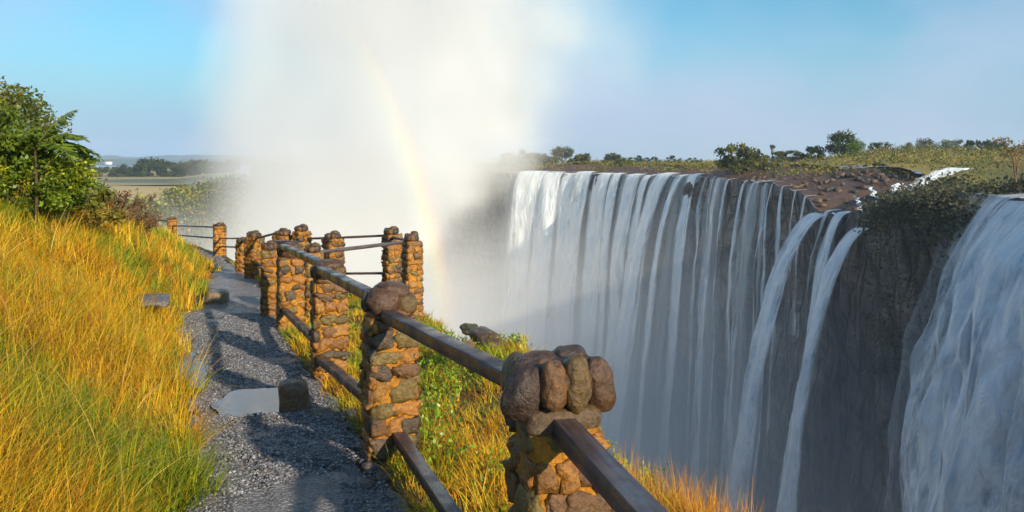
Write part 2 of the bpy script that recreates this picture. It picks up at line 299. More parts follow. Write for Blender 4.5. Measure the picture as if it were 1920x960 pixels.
def near_bank():
    Ys = np.concatenate([np.linspace(-5, 22, 170), np.linspace(22.3, 61, 70)]); rows = []
    tl = np.linspace(1, 0, 46)**1.7; tp = np.linspace(0, 1, 12)[1:]; tr = np.linspace(0, 1, 26)[1:]
    cliffd = [(.12, -.12), (.3, -.4), (.4, -.8), (.6, -1.5), (.9, -2.6), (1.1, -4), (1.4, -7), (2.2, -13), (3, -25), (4, -50), (5, -105)]
    for Y in Ys:
        l, r, e = float(pL(Y)), float(pR(Y)), float(edge(Y)); e = max(e, r+.3)
        X = np.concatenate([l-tl*32, l+(r-l)*tp, r+(e-r)*tr]); Z = hground(X, np.full_like(X, Y)); row = np.stack([X, np.full_like(X, Y), Z], 1)
        cl = np.array([[e+a, Y, Z[-1]+b] for a, b in cliffd]); rows.append(np.concatenate([row, cl]))
    G = np.array(rows); nr, nc = G.shape[:2]; k = nc-len(cliffd)
    nz_ = fbm(G*1.1, 4, 21); far = np.linspace(.15, 1, len(cliffd))**.8
    G[:, k:, 0] += nz_[:, k:]*far*.8; G[:, k:, 2] += fbm(G*1.7, 3, 31)[:, k:]*far*.3
    V = G.reshape(-1, 3); Fs = grid_faces(nr, nc)
    mi = np.tile(np.where(np.arange(nc-1) >= k-2, 1, 0), nr-1)
    o = mesh('ground', V, Fs, None, None, np.broadcast_to(np.array([.16, .10, .065]), V.shape), True, None, [M['soil'], M['rock']], mi); tag(o, kind='structure')
near_bank()
# path sheet, a little rough, 1 cm proud of the soil
def path_sheet():
    Ys = np.arange(-2, 40, .06); t = np.linspace(-.02, 1.02, 40); P = []
    for Y in Ys:
        l, r = float(pL(Y)), float(pR(Y)); wob = .10*math.sin(Y*2.1)+.07*math.sin(Y*5.3+1); wr = .10*math.sin(Y*1.7+2)+.06*math.sin(Y*6.1)
        X = (l+wob)+(r+wr-l-wob)*t; P.append(np.stack([X, np.full_like(X, Y), gz(np.full_like(X, Y))], 1))
    G = np.array(P); q = G.copy(); q[..., 2] = 0
    G[..., 2] += .035+.012*fbm(q*2.2, 3, 3)+.010*fbm(q*11, 3, 4)
    e = np.minimum(t, 1-t); G[..., 2] -= .05*sstep(.05, -.02, e)[None, :]
    # hollows that hold the puddles
    for (a, b, c, d, sk) in HOL: G[..., 2] -= .075*np.clip(1.3-((q[..., 0]-a-sk*(q[..., 1]-b))/c)**2-((q[..., 1]-b)/d)**2, 0, 1)
    # joints between the old concrete bays
    jl = .36+.03*np.sin(q[..., 1]*2)
    G[..., 2] -= .022*np.exp(-((np.broadcast_to(t, G.shape[:2])-jl)/.018)**2)*(q[..., 1] < 9)
    for jy in (4.75, 5.7, 8.6, 11.4): G[..., 2] -= .02*np.exp(-((q[..., 1]-jy-.12*np.sin(q[..., 0]*3))/.045)**2)
    o = mesh('path', G.reshape(-1, 3), grid_faces(*G.shape[:2]), M['path'], smooth=True); tag(o, kind='structure')
HOL = [(-1.98, 6.35, .36, .42, 0), (-3.02, 7.5, .14, .8, -.45)]
path_sheet()
def gravel():   # wet chippings bedded in the path
    n = 26000; Y = 3.6*(12/3.6)**(rng.random(n)**1.1); u = rng.random(n)*.96+.02; X = pL(Y)+(pR(Y)-pL(Y))*u; q = np.stack([X, Y, X*0], 1)
    keep = (fbm(q*1.7, 3, 14) > -.75)
    for (a, b, c, d, sk) in HOL: keep &= ((X-a-sk*(Y-b))/c)**2+((Y-b)/d)**2 > 1.2
    X, Y, q = X[keep], Y[keep], q[keep]; n = len(X); z = gz(Y)+.035+.012*fbm(q*2.2, 3, 3)+.010*fbm(q*11, 3, 4)
    V0, F0 = ICO[1]; sz = (rng.uniform(.0045, .011, n)*(.8+.05*Y))[:, None, None]; an = rng.uniform(0, 6.28, n); ca, sa = np.cos(an)[:, None], np.sin(an)[:, None]
    B = V0[None]*np.stack([rng.uniform(.8, 1.5, n), rng.uniform(.6, 1, n), rng.uniform(.4, .8, n)], 1)[:, None, :]*(1+rng.uniform(-.25, .25, (n, len(V0), 1))); V = np.stack([B[..., 0]*ca-B[..., 1]*sa, B[..., 0]*sa+B[..., 1]*ca, B[..., 2]], -1)*sz+np.stack([X, Y, z+.001], 1)[:, None]
    C = pick([(.14, .135, .15), (.25, .245, .26), (.07, .066, .07), (.18, .14, .12), (.40, .40, .42)], [4, 3, 3, 1.2, .8], n)
    tag(mesh('gravel', V.reshape(-1, 3), (F0[None]+np.arange(n)[:, None, None]*len(V0)).reshape(-1, 3), M['stone'], None, np.repeat(C, len(V0), 0)), 'wet grey chippings bedded in the path surface', 'gravel', kind='stuff')
def pick(cols, w_, n): return np.asarray(cols)[rng.choice(len(cols), n, p=np.array(w_)/sum(w_))]
gravel()
def puddle(cx, cy_, rx, ry, seed, z, skew=0):
    th = np.linspace(0, 2*np.pi, 72, endpoint=False); r = 1+.22*fbm(np.stack([np.cos(th)*1.6, np.sin(th)*1.6, th*0], -1), 4, seed)
    V = np.stack([cx+rx*r*np.cos(th)+skew*ry*np.sin(th), cy_+ry*r*np.sin(th), np.full_like(th, z)], 1)
    V = np.concatenate([V, [[cx, cy_, z]]]); Fs = np.array([[i, (i+1) % 72, 72] for i in range(72)])
    tag(mesh('puddle', V, Fs, M['puddle']), kind='structure')
puddle(-1.98, 6.35, .34, .46, 3, float(gz(6.35))+.034)
puddle(-3.02, 7.5, .16, .8, 5, float(gz(7.5))+.03, -.45)
puddle(-1.78, 7.3, .12, .16, 8, float(gz(7.3))+.04)

# ------------------------------------------------------------------ far ground, gorge, walls
RIMR = [(2700, 20, 560), (2300, 38, 440), (2000, 56, 378), (1900, 62, 376), (1840, 68, 392), (1760, 75, 372), (1690, 82, 372), (1645, 90, 396), (1590, 99, 402), (1540, 108, 400), (1500, 118, 356), (1440, 130, 344), (1380, 143, 336), (1310, 158, 331), (1240, 172, 329), (1160, 186, 327), (1080, 200, 326), (980, 212, 325), (900, 222, 325), (800, 240, 322), (700, 262, 321), (600, 290, 320), (560, 330, 316), (490, 480, 312), (470, 800, 306)]
RIML = [(-400, 52, 365), (-200, 75, 365), (0, 110, 360), (150, 140, 412), (240, 165, 396), (300, 180, 372), (360, 190, 355), (425, 196, 346), (440, 215, 345), (432, 260, 340), (440, 330, 333), (450, 420, 326), (440, 600, 320), (430, 900, 315)]
def resample(P, step):
    P = np.array([list(unp(p[0], p[2], p[1])) for p in P]); d = np.r_[0, np.cumsum(np.linalg.norm(np.diff(P[:, :2], axis=0), axis=1))]
    s = np.arange(0, d[-1], step); return np.stack([np.interp(s, d, P[:, k]) for k in range(3)], 1), s
def normals2(R, side):
    t = np.gradient(R[:, :2], axis=0); n = np.stack([-t[:, 1], t[:, 0]], 1)*side; n /= np.linalg.norm(n, axis=1)[:, None]
    for _ in range(8): n[1:-1] = (n[:-2]+n[1:-1]+n[2:]); n /= np.linalg.norm(n, axis=1)[:, None]
    return n
def wall(name, R, n, depth, amp, seed, matl, dz=1.2, slope=.04):
    zs = np.concatenate([[0, .3, .8], np.arange(1.5, depth, dz)]); nr = len(R)
    G = np.zeros((nr, len(zs), 3)); G[..., 0] = R[:, None, 0]+n[:, None, 0]*zs*slope; G[..., 1] = R[:, None, 1]+n[:, None, 1]*zs*slope; G[..., 2] = R[:, None, 2]-zs
    Q = G.copy(); Q[..., 2] *= .5
    d = amp*(fbm(Q*.09, 4, seed)*1.0+.35*np.abs(fbm(Q*.3, 3, seed+5)))*sstep(-.5, 3, zs)[None, :] + .35*amp*np.abs(vnoise(G*[.25, .25, .06], seed+9))
    G[..., 0] += n[:, None, 0]*d; G[..., 1] += n[:, None, 1]*d
    o = mesh(name, G.reshape(-1, 3), grid_faces(nr, len(zs)), matl); tag(o, kind='structure'); return G
R1, s1 = resample(RIMR, .7); n1 = normals2(R1, 1)
if np.dot(n1[len(n1)//3], [-1, 0]) < 0: n1 = -n1
# jagged lip
jz = fbm(np.stack([s1*.35, s1*0, s1*0], 1), 3, 12)*.35; R1[:, 2] += jz
wall('cliff', R1, n1, 112, 1.6, 3, M['cliff'])
# river plateau behind the lip, lofted out to the horizon
def rise(P): px = 960+F*P[..., 0]/np.maximum(P[..., 1], 5); return np.where(P[..., 1] > 20, 4.0*sstep(1450, 1700, px)*sstep(98, 190, P[..., 1]), 0)
def loft(name, R, n, prof, mats, seed, amp, far=6000, mi=None):
    G = []
    for (d, dz, a) in prof:
        if d < 350: P = R[:, :2]-n*d
        else:
            c = np.array([0, 0.]); v = (R[:, :2]-n*60)-c; v /= np.linalg.norm(v, axis=1)[:, None]; P = R[:, :2]-n*349+v*(d-349)
        z = R[:, 2]+dz if d < 40 else dz+R[:, 2]*0
        if 15 < d < 40: pass
        q = np.stack([P[:, 0], P[:, 1], z*0], 1); z = z+a*fbm(q*.06, 3, seed)+a*.5*fbm(q*.3, 2, seed+3); G.append(np.stack([P[:, 0], P[:, 1], z], 1))
    G = np.array(G).transpose(1, 0, 2); o = mesh(name, G.reshape(-1, 3), grid_faces(*G.shape[:2]), None, smooth=True, mats=mats); tag(o, kind='structure'); return o
Rc = R1[::3]; nc1 = n1[::3].copy()
for _ in range(60):
    nc1[1:-1] = (nc1[:-2]+nc1[1:-1]+nc1[2:]); nc1 /= np.linalg.norm(nc1, axis=1)[:, None]
M['rimrock'] = simple_noise_mat('river_bed_rock', [(.03, .028, .028), (.10, .06, .045), (.13, .075, .045), (.20, .15, .06)], .3, .7, 1.0, .6, detail=9.0)
def riv_prof():
    return [(0, 0, 0), (1, .1, .2), (2.5, .3, .4), (5, .6, .5), (9, 1.0, .6), (14, 1.5, .6), (22, 2.0, .6)]
loft('river_bed', Rc, nc1, riv_prof(), [M['rimrock']], 4, 1)
# the plateau that carries on behind to the horizon, rises to -0.6 m
def plateau_far(name, R, n, z0, matl, d0=18, zend=0.2):
    ds = [d0, 30, 45, 70, 110, 170, 260]; G = []
    for d in ds:
        P = R[:, :2]-n*d; q = np.stack([P[:, 0], P[:, 1], P[:, 0]*0], 1); t = min(1, (d-d0)/60); z = R[:, 2]*(1-t)*1.0+(1-t)*1.9+z0*t + .5*fbm(q*.05, 3, 8) + rise(P); G.append(np.stack([P[:, 0], P[:, 1], z], 1))
    base = G[-1]
    for k, D in enumerate([600, 1500, 4000, 9000]):
        v = base[:, :2]/np.linalg.norm(base[:, :2], axis=1)[:, None]; P = base[:, :2]+v*D
        G.append(np.stack([P[:, 0], P[:, 1], np.full(len(P), z0+(zend-z0)*min(1, D/4000))+rise(P)*max(0, 1-D/3500)], 1))
    G = np.array(G).transpose(1, 0, 2); o = mesh(name, G.reshape(-1, 3), grid_faces(*G.shape[:2]), matl, smooth=True); tag(o, kind='structure')
plateau_far('plateau', Rc, nc1, -.4, M['plateau'])
R2, s2 = resample(RIML, 1.2); n2 = normals2(R2, -1)
ia = int(np.argmin(np.abs(R2[:, 0]+90)))
GL = wall('gorge_cliff', R2, n2, 108, 2.6, 40, M['cliff_green'], 1.5, .06)
# left plateau: tan field, falling away gently, then level to the horizon
def left_field():
    xs = np.linspace(-1, 1, 40); G = []
    # fan triangle strips: rim point -> away from the camera along rays turned to the left
    for d in [0, 8, 20, 45, 90, 160, 300, 600, 1500, 4000, 9000]:
        k = min(1, d/90); v = R2[:, :2]/np.linalg.norm(R2[:, :2], axis=1)[:, None]; dirn = -n2*(1-k)+v*k*1.0+np.array([-.9, .25])*k*.9; dirn /= np.linalg.norm(dirn, axis=1)[:, None]
        P = R2[:, :2]+dirn*d; z = np.interp(d, [0, 90, 300, 600, 9000], [0, -1, -4, -6, -6]); dist = np.linalg.norm(P, axis=1)
        zz = np.where(dist > 0, np.interp(dist, [100, 200, 300, 500, 2000, 9000], [-3.2, -4.2, -6, -9, -9, -2]), 0)
        t = min(1, d/40); G.append(np.stack([P[:, 0], P[:, 1], R2[:, 2]*(1-t)+zz*t], 1))
    G = np.array(G).transpose(1, 0, 2); tag(mesh('field', G.reshape(-1, 3), grid_faces(*G.shape[:2]), M['field'], smooth=True), kind='structure')
left_field()
# gorge floor: churning white water, mostly lost in mist
V = np.array([[-500, -60, -104], [400, -60, -104], [400, 1200, -104], [-500, 1200, -104.]]); tag(mesh('river', V, np.array([[0, 1, 2, 3]]), M['river']), kind='structure')
# distant ridge lines
for (Dh, y0, y1, x0, x1, sd) in [(3400, 289, 296, -200, 1000, 1), (2300, 297, 304, -200, 900, 2), (3600, 298, 300, 900, 2100, 3)]:
    px = np.linspace(x0, x1, 260); hh = fbm(np.stack([px*.02, px*0, px*0], 1), 5, sd+50); top = (y0+y1)/2-(y1-y0)*.5*hh
    rows = []
    for (dy, f) in [(-320, 0), (-200, .45), (-90, .85), (0, 1), (150, .9), (500, 0)]:
        D = Dh+dy; zt = EYE-(top-HZ)/F*Dh; rows.append(np.stack([(px-960)/F*D, np.full_like(px, D), -12+(zt+12)*f], 1))
    G = np.array(rows); tag(mesh('hills', G.reshape(-1, 3), grid_faces(*G.shape[:2]), M['hill'], smooth=True), kind='structure')

# ------------------------------------------------------------------ waterfalls
def rim_at(px):
    pr = 960+F*R1[:, 0]/R1[:, 1]; i = int(np.argmin(np.abs(pr-px)+np.where(R1[:, 1] < 25, 1e4, 0))); return i
def ballistic(drop, v0):  # outward distance after a drop, with drag
    t = np.sqrt(2*np.maximum(drop, 0)/9.81); return v0*t*.9
def fall_sheet(name, p0, nrm, tang, width, v0, drop, matl, parent=None, widen=.25, seed=0, bulge=.35, nu=14, nv=90, zoff=0, wob=.5, back=1.0, twist=0):
    vv = np.concatenate([np.linspace(0, 1, nv)**1.6*drop]); us = np.linspace(0, 1, nu); wid = width*(1+widen*(vv/ max(drop, 1))**.8)
    G = np.zeros((nv+2, nu, 3)); UV = np.zeros((nv+2, nu, 2)); AC = np.zeros((nv+2, nu))
    # two rows lying back on the rock before the lip
    vv2 = np.concatenate([[-back, -back*.4], vv]); wid = np.concatenate([[wid[0]*.9, wid[0]*.97], wid])
    o_ = np.where(vv2 < 0, vv2, ballistic(np.maximum(vv2, 0), v0)); dz = np.where(vv2 < 0, .12*(-vv2)+.12, .12-np.maximum(vv2, 0))
    for j, u in enumerate(us):
        lat = (u-.5)*wid; b = bulge*math.sin(math.pi*u)*np.minimum(1, np.maximum(vv2, 0)/4)
        q = np.stack([np.full_like(vv2, u*wid.max()*.35+seed*3.1), np.maximum(vv2, 0)*.06, np.full_like(vv2, seed)], 1)
        nn = fbm(q, 3, seed); q2 = q*[2.5, 5, 1]; n2_ = fbm(q2, 3, seed+7)
        g = np.clip(np.maximum(vv2, 0)/6, 0, 1)
        out_ = o_+b+wob*nn*g+wob*.4*n2_*g; l2 = lat+wob*.35*n2_*g+twist*np.maximum(vv2, 0)
        G[:, j, 0] = p0[0]+nrm[0]*out_+tang[0]*l2; G[:, j, 1] = p0[1]+nrm[1]*out_+tang[1]*l2; G[:, j, 2] = p0[2]+dz
        UV[:, j, 0] = u; UV[:, j, 1] = vv2; AC[:, j] = lat
    ob = mesh(name, G.reshape(-1, 3), grid_faces(nv+2, nu), matl, parent, None, True, UV.reshape(-1, 2))
    a = ob.data.attributes.new('across', 'FLOAT', 'POINT'); a.data.foreach_set('value', AC.ravel().astype(np.float32)); return ob
def fall(px, wpx, v0, matl, label, drop=104, seed=0, layers=2, z=None, back=1.5, widen=.3, wob=.6, push=0, tw=0, bulge=.12, nu=14, nv=90):
    i = rim_at(px); p = R1[i].copy(); nn = n1[i].copy()
    nn = n1[max(0, i-8):i+8].mean(0); nn /= np.linalg.norm(nn); t = np.array([-nn[1], nn[0]])
    if z is not None: p[2] = z
    # metres across along the rim that show as wpx wide
    den = abs(t[0]-p[0]/p[1]*t[1])*F/p[1]; wd = wpx/max(den, .8)
    p[:2] += nn*push
    root = None
    for k in range(layers):
        o = fall_sheet('waterfall' if k == 0 else 'spray_sheet', p, nn, t, wd*(1+.7*k), v0*(1-.3*k), drop, matl if k == 0 else M['fall_veil'], root, widen+.25*k, seed*5+k, bulge, back=back if k == 0 else .1, wob=wob, twist=tw, nu=nu, nv=nv)
        if k == 0: root = o; tag(o, label, 'waterfall', 'falls pouring over the gorge wall')
    return root
fs = [
 (1002, 60, 2.6, 'fall_dense', 'broad pale curtain of falling water beside the mist plume, farthest left'),
 (1040, 36, 2.9, 'fall_dense', 'white strand second from the mist plume, touching the broad farthest curtain'),
 (1068, 34, 2.3, 'fall_dense', 'white strand third from the mist plume, under the misty shrubs'),
 (1098, 32, 2.6, 'fall_dense', 'fourth strand from the mist plume, ending the dense left curtain'),
 (1134, 32, 2.1, 'fall_dense', 'smooth white strand with a dark gap of rock on its left'),
 (1160, 18, 2.2, 'fall', 'narrow strand pouring just right of the smooth white one'),
 (1192, 28, 2.7, 'fall', 'mid curtain strand starting in a square notch of dark rock'),
 (1218, 14, 3.2, 'fall', 'slanting strand that joins the notch strand halfway down'),
 (1254, 30, 4.4, 'fall_dense', 'long slanting strand leaning left from the rock lip'),
 (1284, 18, 3.6, 'fall', 'bright slanting strand left of the thin twin ribbons'),
 (1305, 20, 2.3, 'fall_dense', 'tall straight strand at the right end of the dense curtain'),
]
for k, (px, wp, v0, mt, lb) in enumerate(fs): fall(px, wp, v0, M[mt], lb, seed=k+1)
for k, (px, wp, v0, mt, lb, dr) in enumerate([
 (1352, 20, 1.6, 'fall_thin', 'faint thin cascade trickling down dark rock below the lone rim bush', 104),
 (1418, 20, 1.8, 'fall_thin', 'lacy cascade of thin ribbons left of the big twin jets', 104),
 (1437, 9, 1.2, 'fall_thin', 'thin wavering ribbon right beside the lacy cascade', 104),
 (1495, 7, .8, 'fall_thin', 'short thread of water on dark rock above the jets', 12)]):
    fall(px, wp, v0, M[mt], lb, drop=dr, seed=k+31, layers=2 if dr > 50 else 1, widen=.9)
for k, (px, wp, v0, dr) in enumerate([(1328, 8, 1.6, 104), (1342, 6, 1.3, 104), (1366, 7, 1.4, 90), (1398, 8, 1.5, 104), (1452, 5, 1.0, 70), (1470, 5, .9, 45), (1512, 6, .8, 20)]):
    fall(px, wp, v0, M['fall_thin'], 'thin broken trickle down the dark rock between the main curtain and the big jets', drop=dr, seed=k+71, layers=1, widen=1.3)
fall(1540, 30, 4.6, M['fall_jet'], 'strong white jet leaping left from the rock ledge', seed=51, layers=1, widen=1.1, back=.8, bulge=.4)
fall(1556, 12, 1.8, M['fall_thin'], 'pale thin fall hugging the rock between the two jets', seed=52, layers=1, widen=.6)
fall(1584, 18, 2.6, M['fall_jet'], 'upright jet that meets the slanting jet from its right', seed=53, layers=1, widen=.8, back=.8, bulge=.3)
fall(1626, 24, 4.0, M['fall_jet'], 'slanting white jet from the right end of the ledge', seed=54, layers=1, widen=.9, back=.8, bulge=.4, z=float(unp(1628, 430, 92)[2]))
fall(1990, 310, 3.3, M['fall_near'], 'huge churning blue white waterfall at the right edge of the picture', seed=61, layers=2, widen=.15, wob=1.2, nu=90, nv=200, bulge=1.6, back=3)

# ------------------------------------------------------------------ grass
def blades(P, hgt, wid, az, lean, col, seg=4):
    """P roots (n,3); arching tapered blades"""
    n = len(P); t = np.linspace(0, 1, seg+1); d = np.stack([np.cos(az), np.sin(az)], 1); pr = np.stack([-d[:, 1], d[:, 0]], 1)
    V = np.zeros((n, seg+1, 2, 3)); tw = rng.uniform(-.9, .9, n)
    sd = np.stack([pr[:, 0]*np.cos(tw)+d[:, 0]*np.sin(tw), pr[:, 1]*np.cos(tw)+d[:, 1]*np.sin(tw)], 1)
    for k, tt in enumerate(t):
        hor = lean*hgt*tt**1.7; up = hgt*(tt-.32*lean*tt**2.4*np.clip(lean, 0, 1.4)); ww = wid*(1-tt**1.5*.93)*.5
        for s, sg in ((0, -1), (1, 1)):
            V[:, k, s, 0] = P[:, 0]+d[:, 0]*hor+sd[:, 0]*ww*sg; V[:, k, s, 1] = P[:, 1]+d[:, 1]*hor+sd[:, 1]*ww*sg; V[:, k, s, 2] = P[:, 2]+up
    b = (np.arange(n)*(seg+1)*2)[:, None]; Fs = np.concatenate([b+np.array([2*k, 2*k+1, 2*k+3, 2*k+2])[None] for k in range(seg)])
    C = np.repeat(col, (seg+1)*2, axis=0); return V.reshape(-1, 3), Fs, C
def pick(cols, w_, n): return np.asarray(cols)[rng.choice(len(cols), n, p=np.array(w_)/sum(w_))]
STRAW = [(.72, .39, .015), (.64, .28, .012), (.80, .52, .03), (.36, .14, .015), (.50, .38, .02)]
GREEN = [(.19, .26, .015), (.29, .32, .02), (.11, .18, .012), (.42, .42, .02)]
def grass_patch(name, ntuft, ylo, yhi, xfun, hrange, label, cat, greenf, per=14, widk=1.0, leanr=(.25, 1.1), wind=(-.3, .2), pw=1.0, straw=STRAW, green=GREEN):
    u = rng.random(ntuft); a = 1-pw*1.0
    if abs(a) < 1e-6: Y = ylo*(yhi/ylo)**u
    else: Y = (ylo**a+u*(yhi**a-ylo**a))**(1/a)
    X = xfun(Y, rng.random(ntuft)); ok = ~np.isnan(X); X = X[ok]; Y = Y[ok]; n = len(X)
    g = greenf(X, Y); isg = rng.random(n) < g
    k = per; Pt = np.repeat(np.stack([X, Y], 1), k, 0); N_ = n*k; rr = .07*np.sqrt(rng.random(N_))*np.repeat(rng.uniform(.6, 1.6, n), k); ph = rng.uniform(0, 2*np.pi, N_)
    Pt = Pt+np.stack([rr*np.cos(ph), rr*np.sin(ph)], 1); z = hground(Pt[:, 0], Pt[:, 1])-.02
    th = np.repeat(rng.uniform(.7, 1.25, n)*(1+.35*vnoise(np.stack([X*.8, Y*.8, X*0], 1), 4)), k); H = rng.uniform(*hrange, N_)*th; H *= np.where(np.repeat(isg, k), .75, 1)
    taz = np.repeat(rng.uniform(0, 2*np.pi, n), k); azx = np.cos(ph)*.8+np.cos(taz)*.6+wind[0]; azy = np.sin(ph)*.8+np.sin(taz)*.6+wind[1]; az = np.arctan2(azy, azx)
    lean = rng.uniform(*leanr, N_)*np.where(rng.random(N_) < .12, 1.5, 1)
    Yb = Pt[:, 1]; W = np.maximum(rng.uniform(.004, .008, N_), .0011*Yb)*widk*np.where(np.repeat(isg, k), 1.25, 1)
    cs = pick(straw, [4, 3, 3, 2, 2], n); cg = pick(green, [3, 3, 2, 3], n); ct = np.where(isg[:, None], cg, cs); C = np.repeat(ct, k, 0)*rng.uniform(.7, 1.3, (N_, 1))
    V, Fs, C = blades(np.stack([Pt[:, 0], Pt[:, 1], z], 1), H, W, az, lean, C)
    return tag(mesh(name, V, Fs, M['grass'], None, C), label, cat, kind='stuff')
def left_x(Y, u):
    l = pL(Y); lo = np.maximum(-.72*Y-.8, l-14); x = l-.06-(l-lo)*u**.9; x = x+.12*np.sin(Y*3.1)+.08*np.sin(Y*7.7); return np.where(lo < l, x, np.nan)
def green_left(X, Y):
    d = pL(Y)-X; nz_ = fbm(np.stack([X*.7, Y*.7, X*0], 1), 3, 66); return np.clip(.30+.7*sstep(-.1, .45, nz_)+.12*sstep(6, 3.5, Y)-.1*sstep(8, 12, Y), .04, .95)
grass_patch('grass', 11500, 2.6, 26, left_x, (.2, .46), 'tall golden and green grass covering the bank left of the path', 'grass', green_left, per=14, pw=1.25)
def right_x(Y, u):
    r = pR(Y)+.10; e = edge(Y)+.12; fl = fence_x(Y); x = r-.06+(e-r)*u; x = np.where((x < fl+.1) & (rng.random(len(Y)) < .3), np.nan, x); return x
def fence_x(Y): return np.interp(Y, [0, 1, 3, 4.95, 7.4, 10.5, 12, 18, 27, 35], [.75, .55, .16, -.75, -1.67, -2.9, -3.4, -5.75, -9.8, -14.8])
def green_right(X, Y): nz_ = fbm(np.stack([X*1.1, Y*1.1, X*0], 1), 3, 77); return np.clip(.45+.8*nz_+.2*sstep(5, 8, Y), .08, .95)
grass_patch('grass', 5200, 1.9, 24, right_x, (.06, .2), 'short green and orange grass on the gorge side of the fence', 'grass', green_right, per=14, pw=1.0, leanr=(.3, 1.2), widk=1.0)
# orange tipped stalks along the brink at the lower right
def brink_x(Y, u): return edge(Y)-.05-.75*u
grass_patch('grass', 620, 2.6, 4.6, brink_x, (.16, .36), 'orange grass tufts on the brink at the lower right', 'grass', lambda X, Y: np.clip(.25+.5*(X > 1.25), 0, 1), per=12, pw=.2, leanr=(.1, .5), straw=[(.62, .24, .03), (.66, .32, .03), (.5, .16, .02), (.4, .2, .03), (.6, .4, .05)])
# dry long stems arching over the bank
def stems():
    n = 420; Y = 2.8*(9/2.8)**rng.random(n); X = left_x(Y, rng.random(n)); z = hground(X, Y)
    V, Fs, C = blades(np.stack([X, Y, z], 1), rng.uniform(.35, .75, n), rng.uniform(.006, .011, n), rng.uniform(0, 6.28, n), rng.uniform(.6, 1.8, n), pick([(.72, .48, .12), (.6, .36, .08), (.45, .22, .05)], [2, 2, 1], n), 6)
    tag(mesh('dry_stalks', V, Fs, M['grass'], None, C), 'long dry bent stalks lying over the golden grass bank', 'grass stalks', kind='stuff')
stems()
# ------------------------------------------------------------------ leaves
def leaf_cards(P, size, col, up=.4, aspect=.5, fold=True, dirs=None):
    """diamond leaves at points P"""
    n = len(P); a = dirs if dirs is not None else rng.normal(size=(n, 3)); a = a/np.linalg.norm(a, axis=1)[:, None]
    b = rng.normal(size=(n, 3)); b[:, 2] *= up; nrm = rng.normal(size=(n, 3))+np.array([0, 0, up*2]); b = np.cross(nrm, a); b /= np.linalg.norm(b, axis=1)[:, None]+1e-9; c = np.cross(a, b)
    s = size[:, None] if np.ndim(size) else size
    V = np.stack([P, P+a*s*.45+b*s*aspect*.5-c*s*.06, P+a*s, P+a*s*.45-b*s*aspect*.5-c*s*.06], 1).reshape(-1, 3)
    i = np.arange(n)[:, None]*4; Fs = i+np.array([[0, 1, 2, 3]]); return V, Fs, np.repeat(col, 4, 0)
LG = [(.10, .16, .015), (.17, .23, .02), (.06, .10, .012), (.28, .32, .02)]
def weeds():   # broad leaved green weeds past the fence
    Vs = []; Fs = []; Cs = []; n0 = 0
    npl = 1100; Y = 2.3*(12/2.3)**rng.random(npl); X = fence_x(Y)+.15+(edge(Y)-fence_x(Y)-.05)*rng.random(npl); keep = fbm(np.stack([X*1.3, Y*1.3, X*0], 1), 3, 91) > -.05; X = X[keep]; Y = Y[keep]
    m = 16; N_ = len(X)*m; P = np.repeat(np.stack([X, Y, hground(X, Y)], 1), m, 0); P[:, :2] += rng.normal(0, .05, (N_, 2)); P[:, 2] += rng.uniform(.02, .17, N_)
    V, F_, C = leaf_cards(P, np.maximum(rng.uniform(.02, .045, N_), P[:, 1]*.004), pick([(.15, .27, .02), (.24, .36, .02), (.10, .19, .02), (.36, .42, .03)], [3, 3, 2, 2], N_), .5, .5)
    tag(mesh('weeds', V, F_, M['leaf'], None, C), 'broad leaved green weeds growing past the fence', 'weeds', kind='stuff')
weeds()

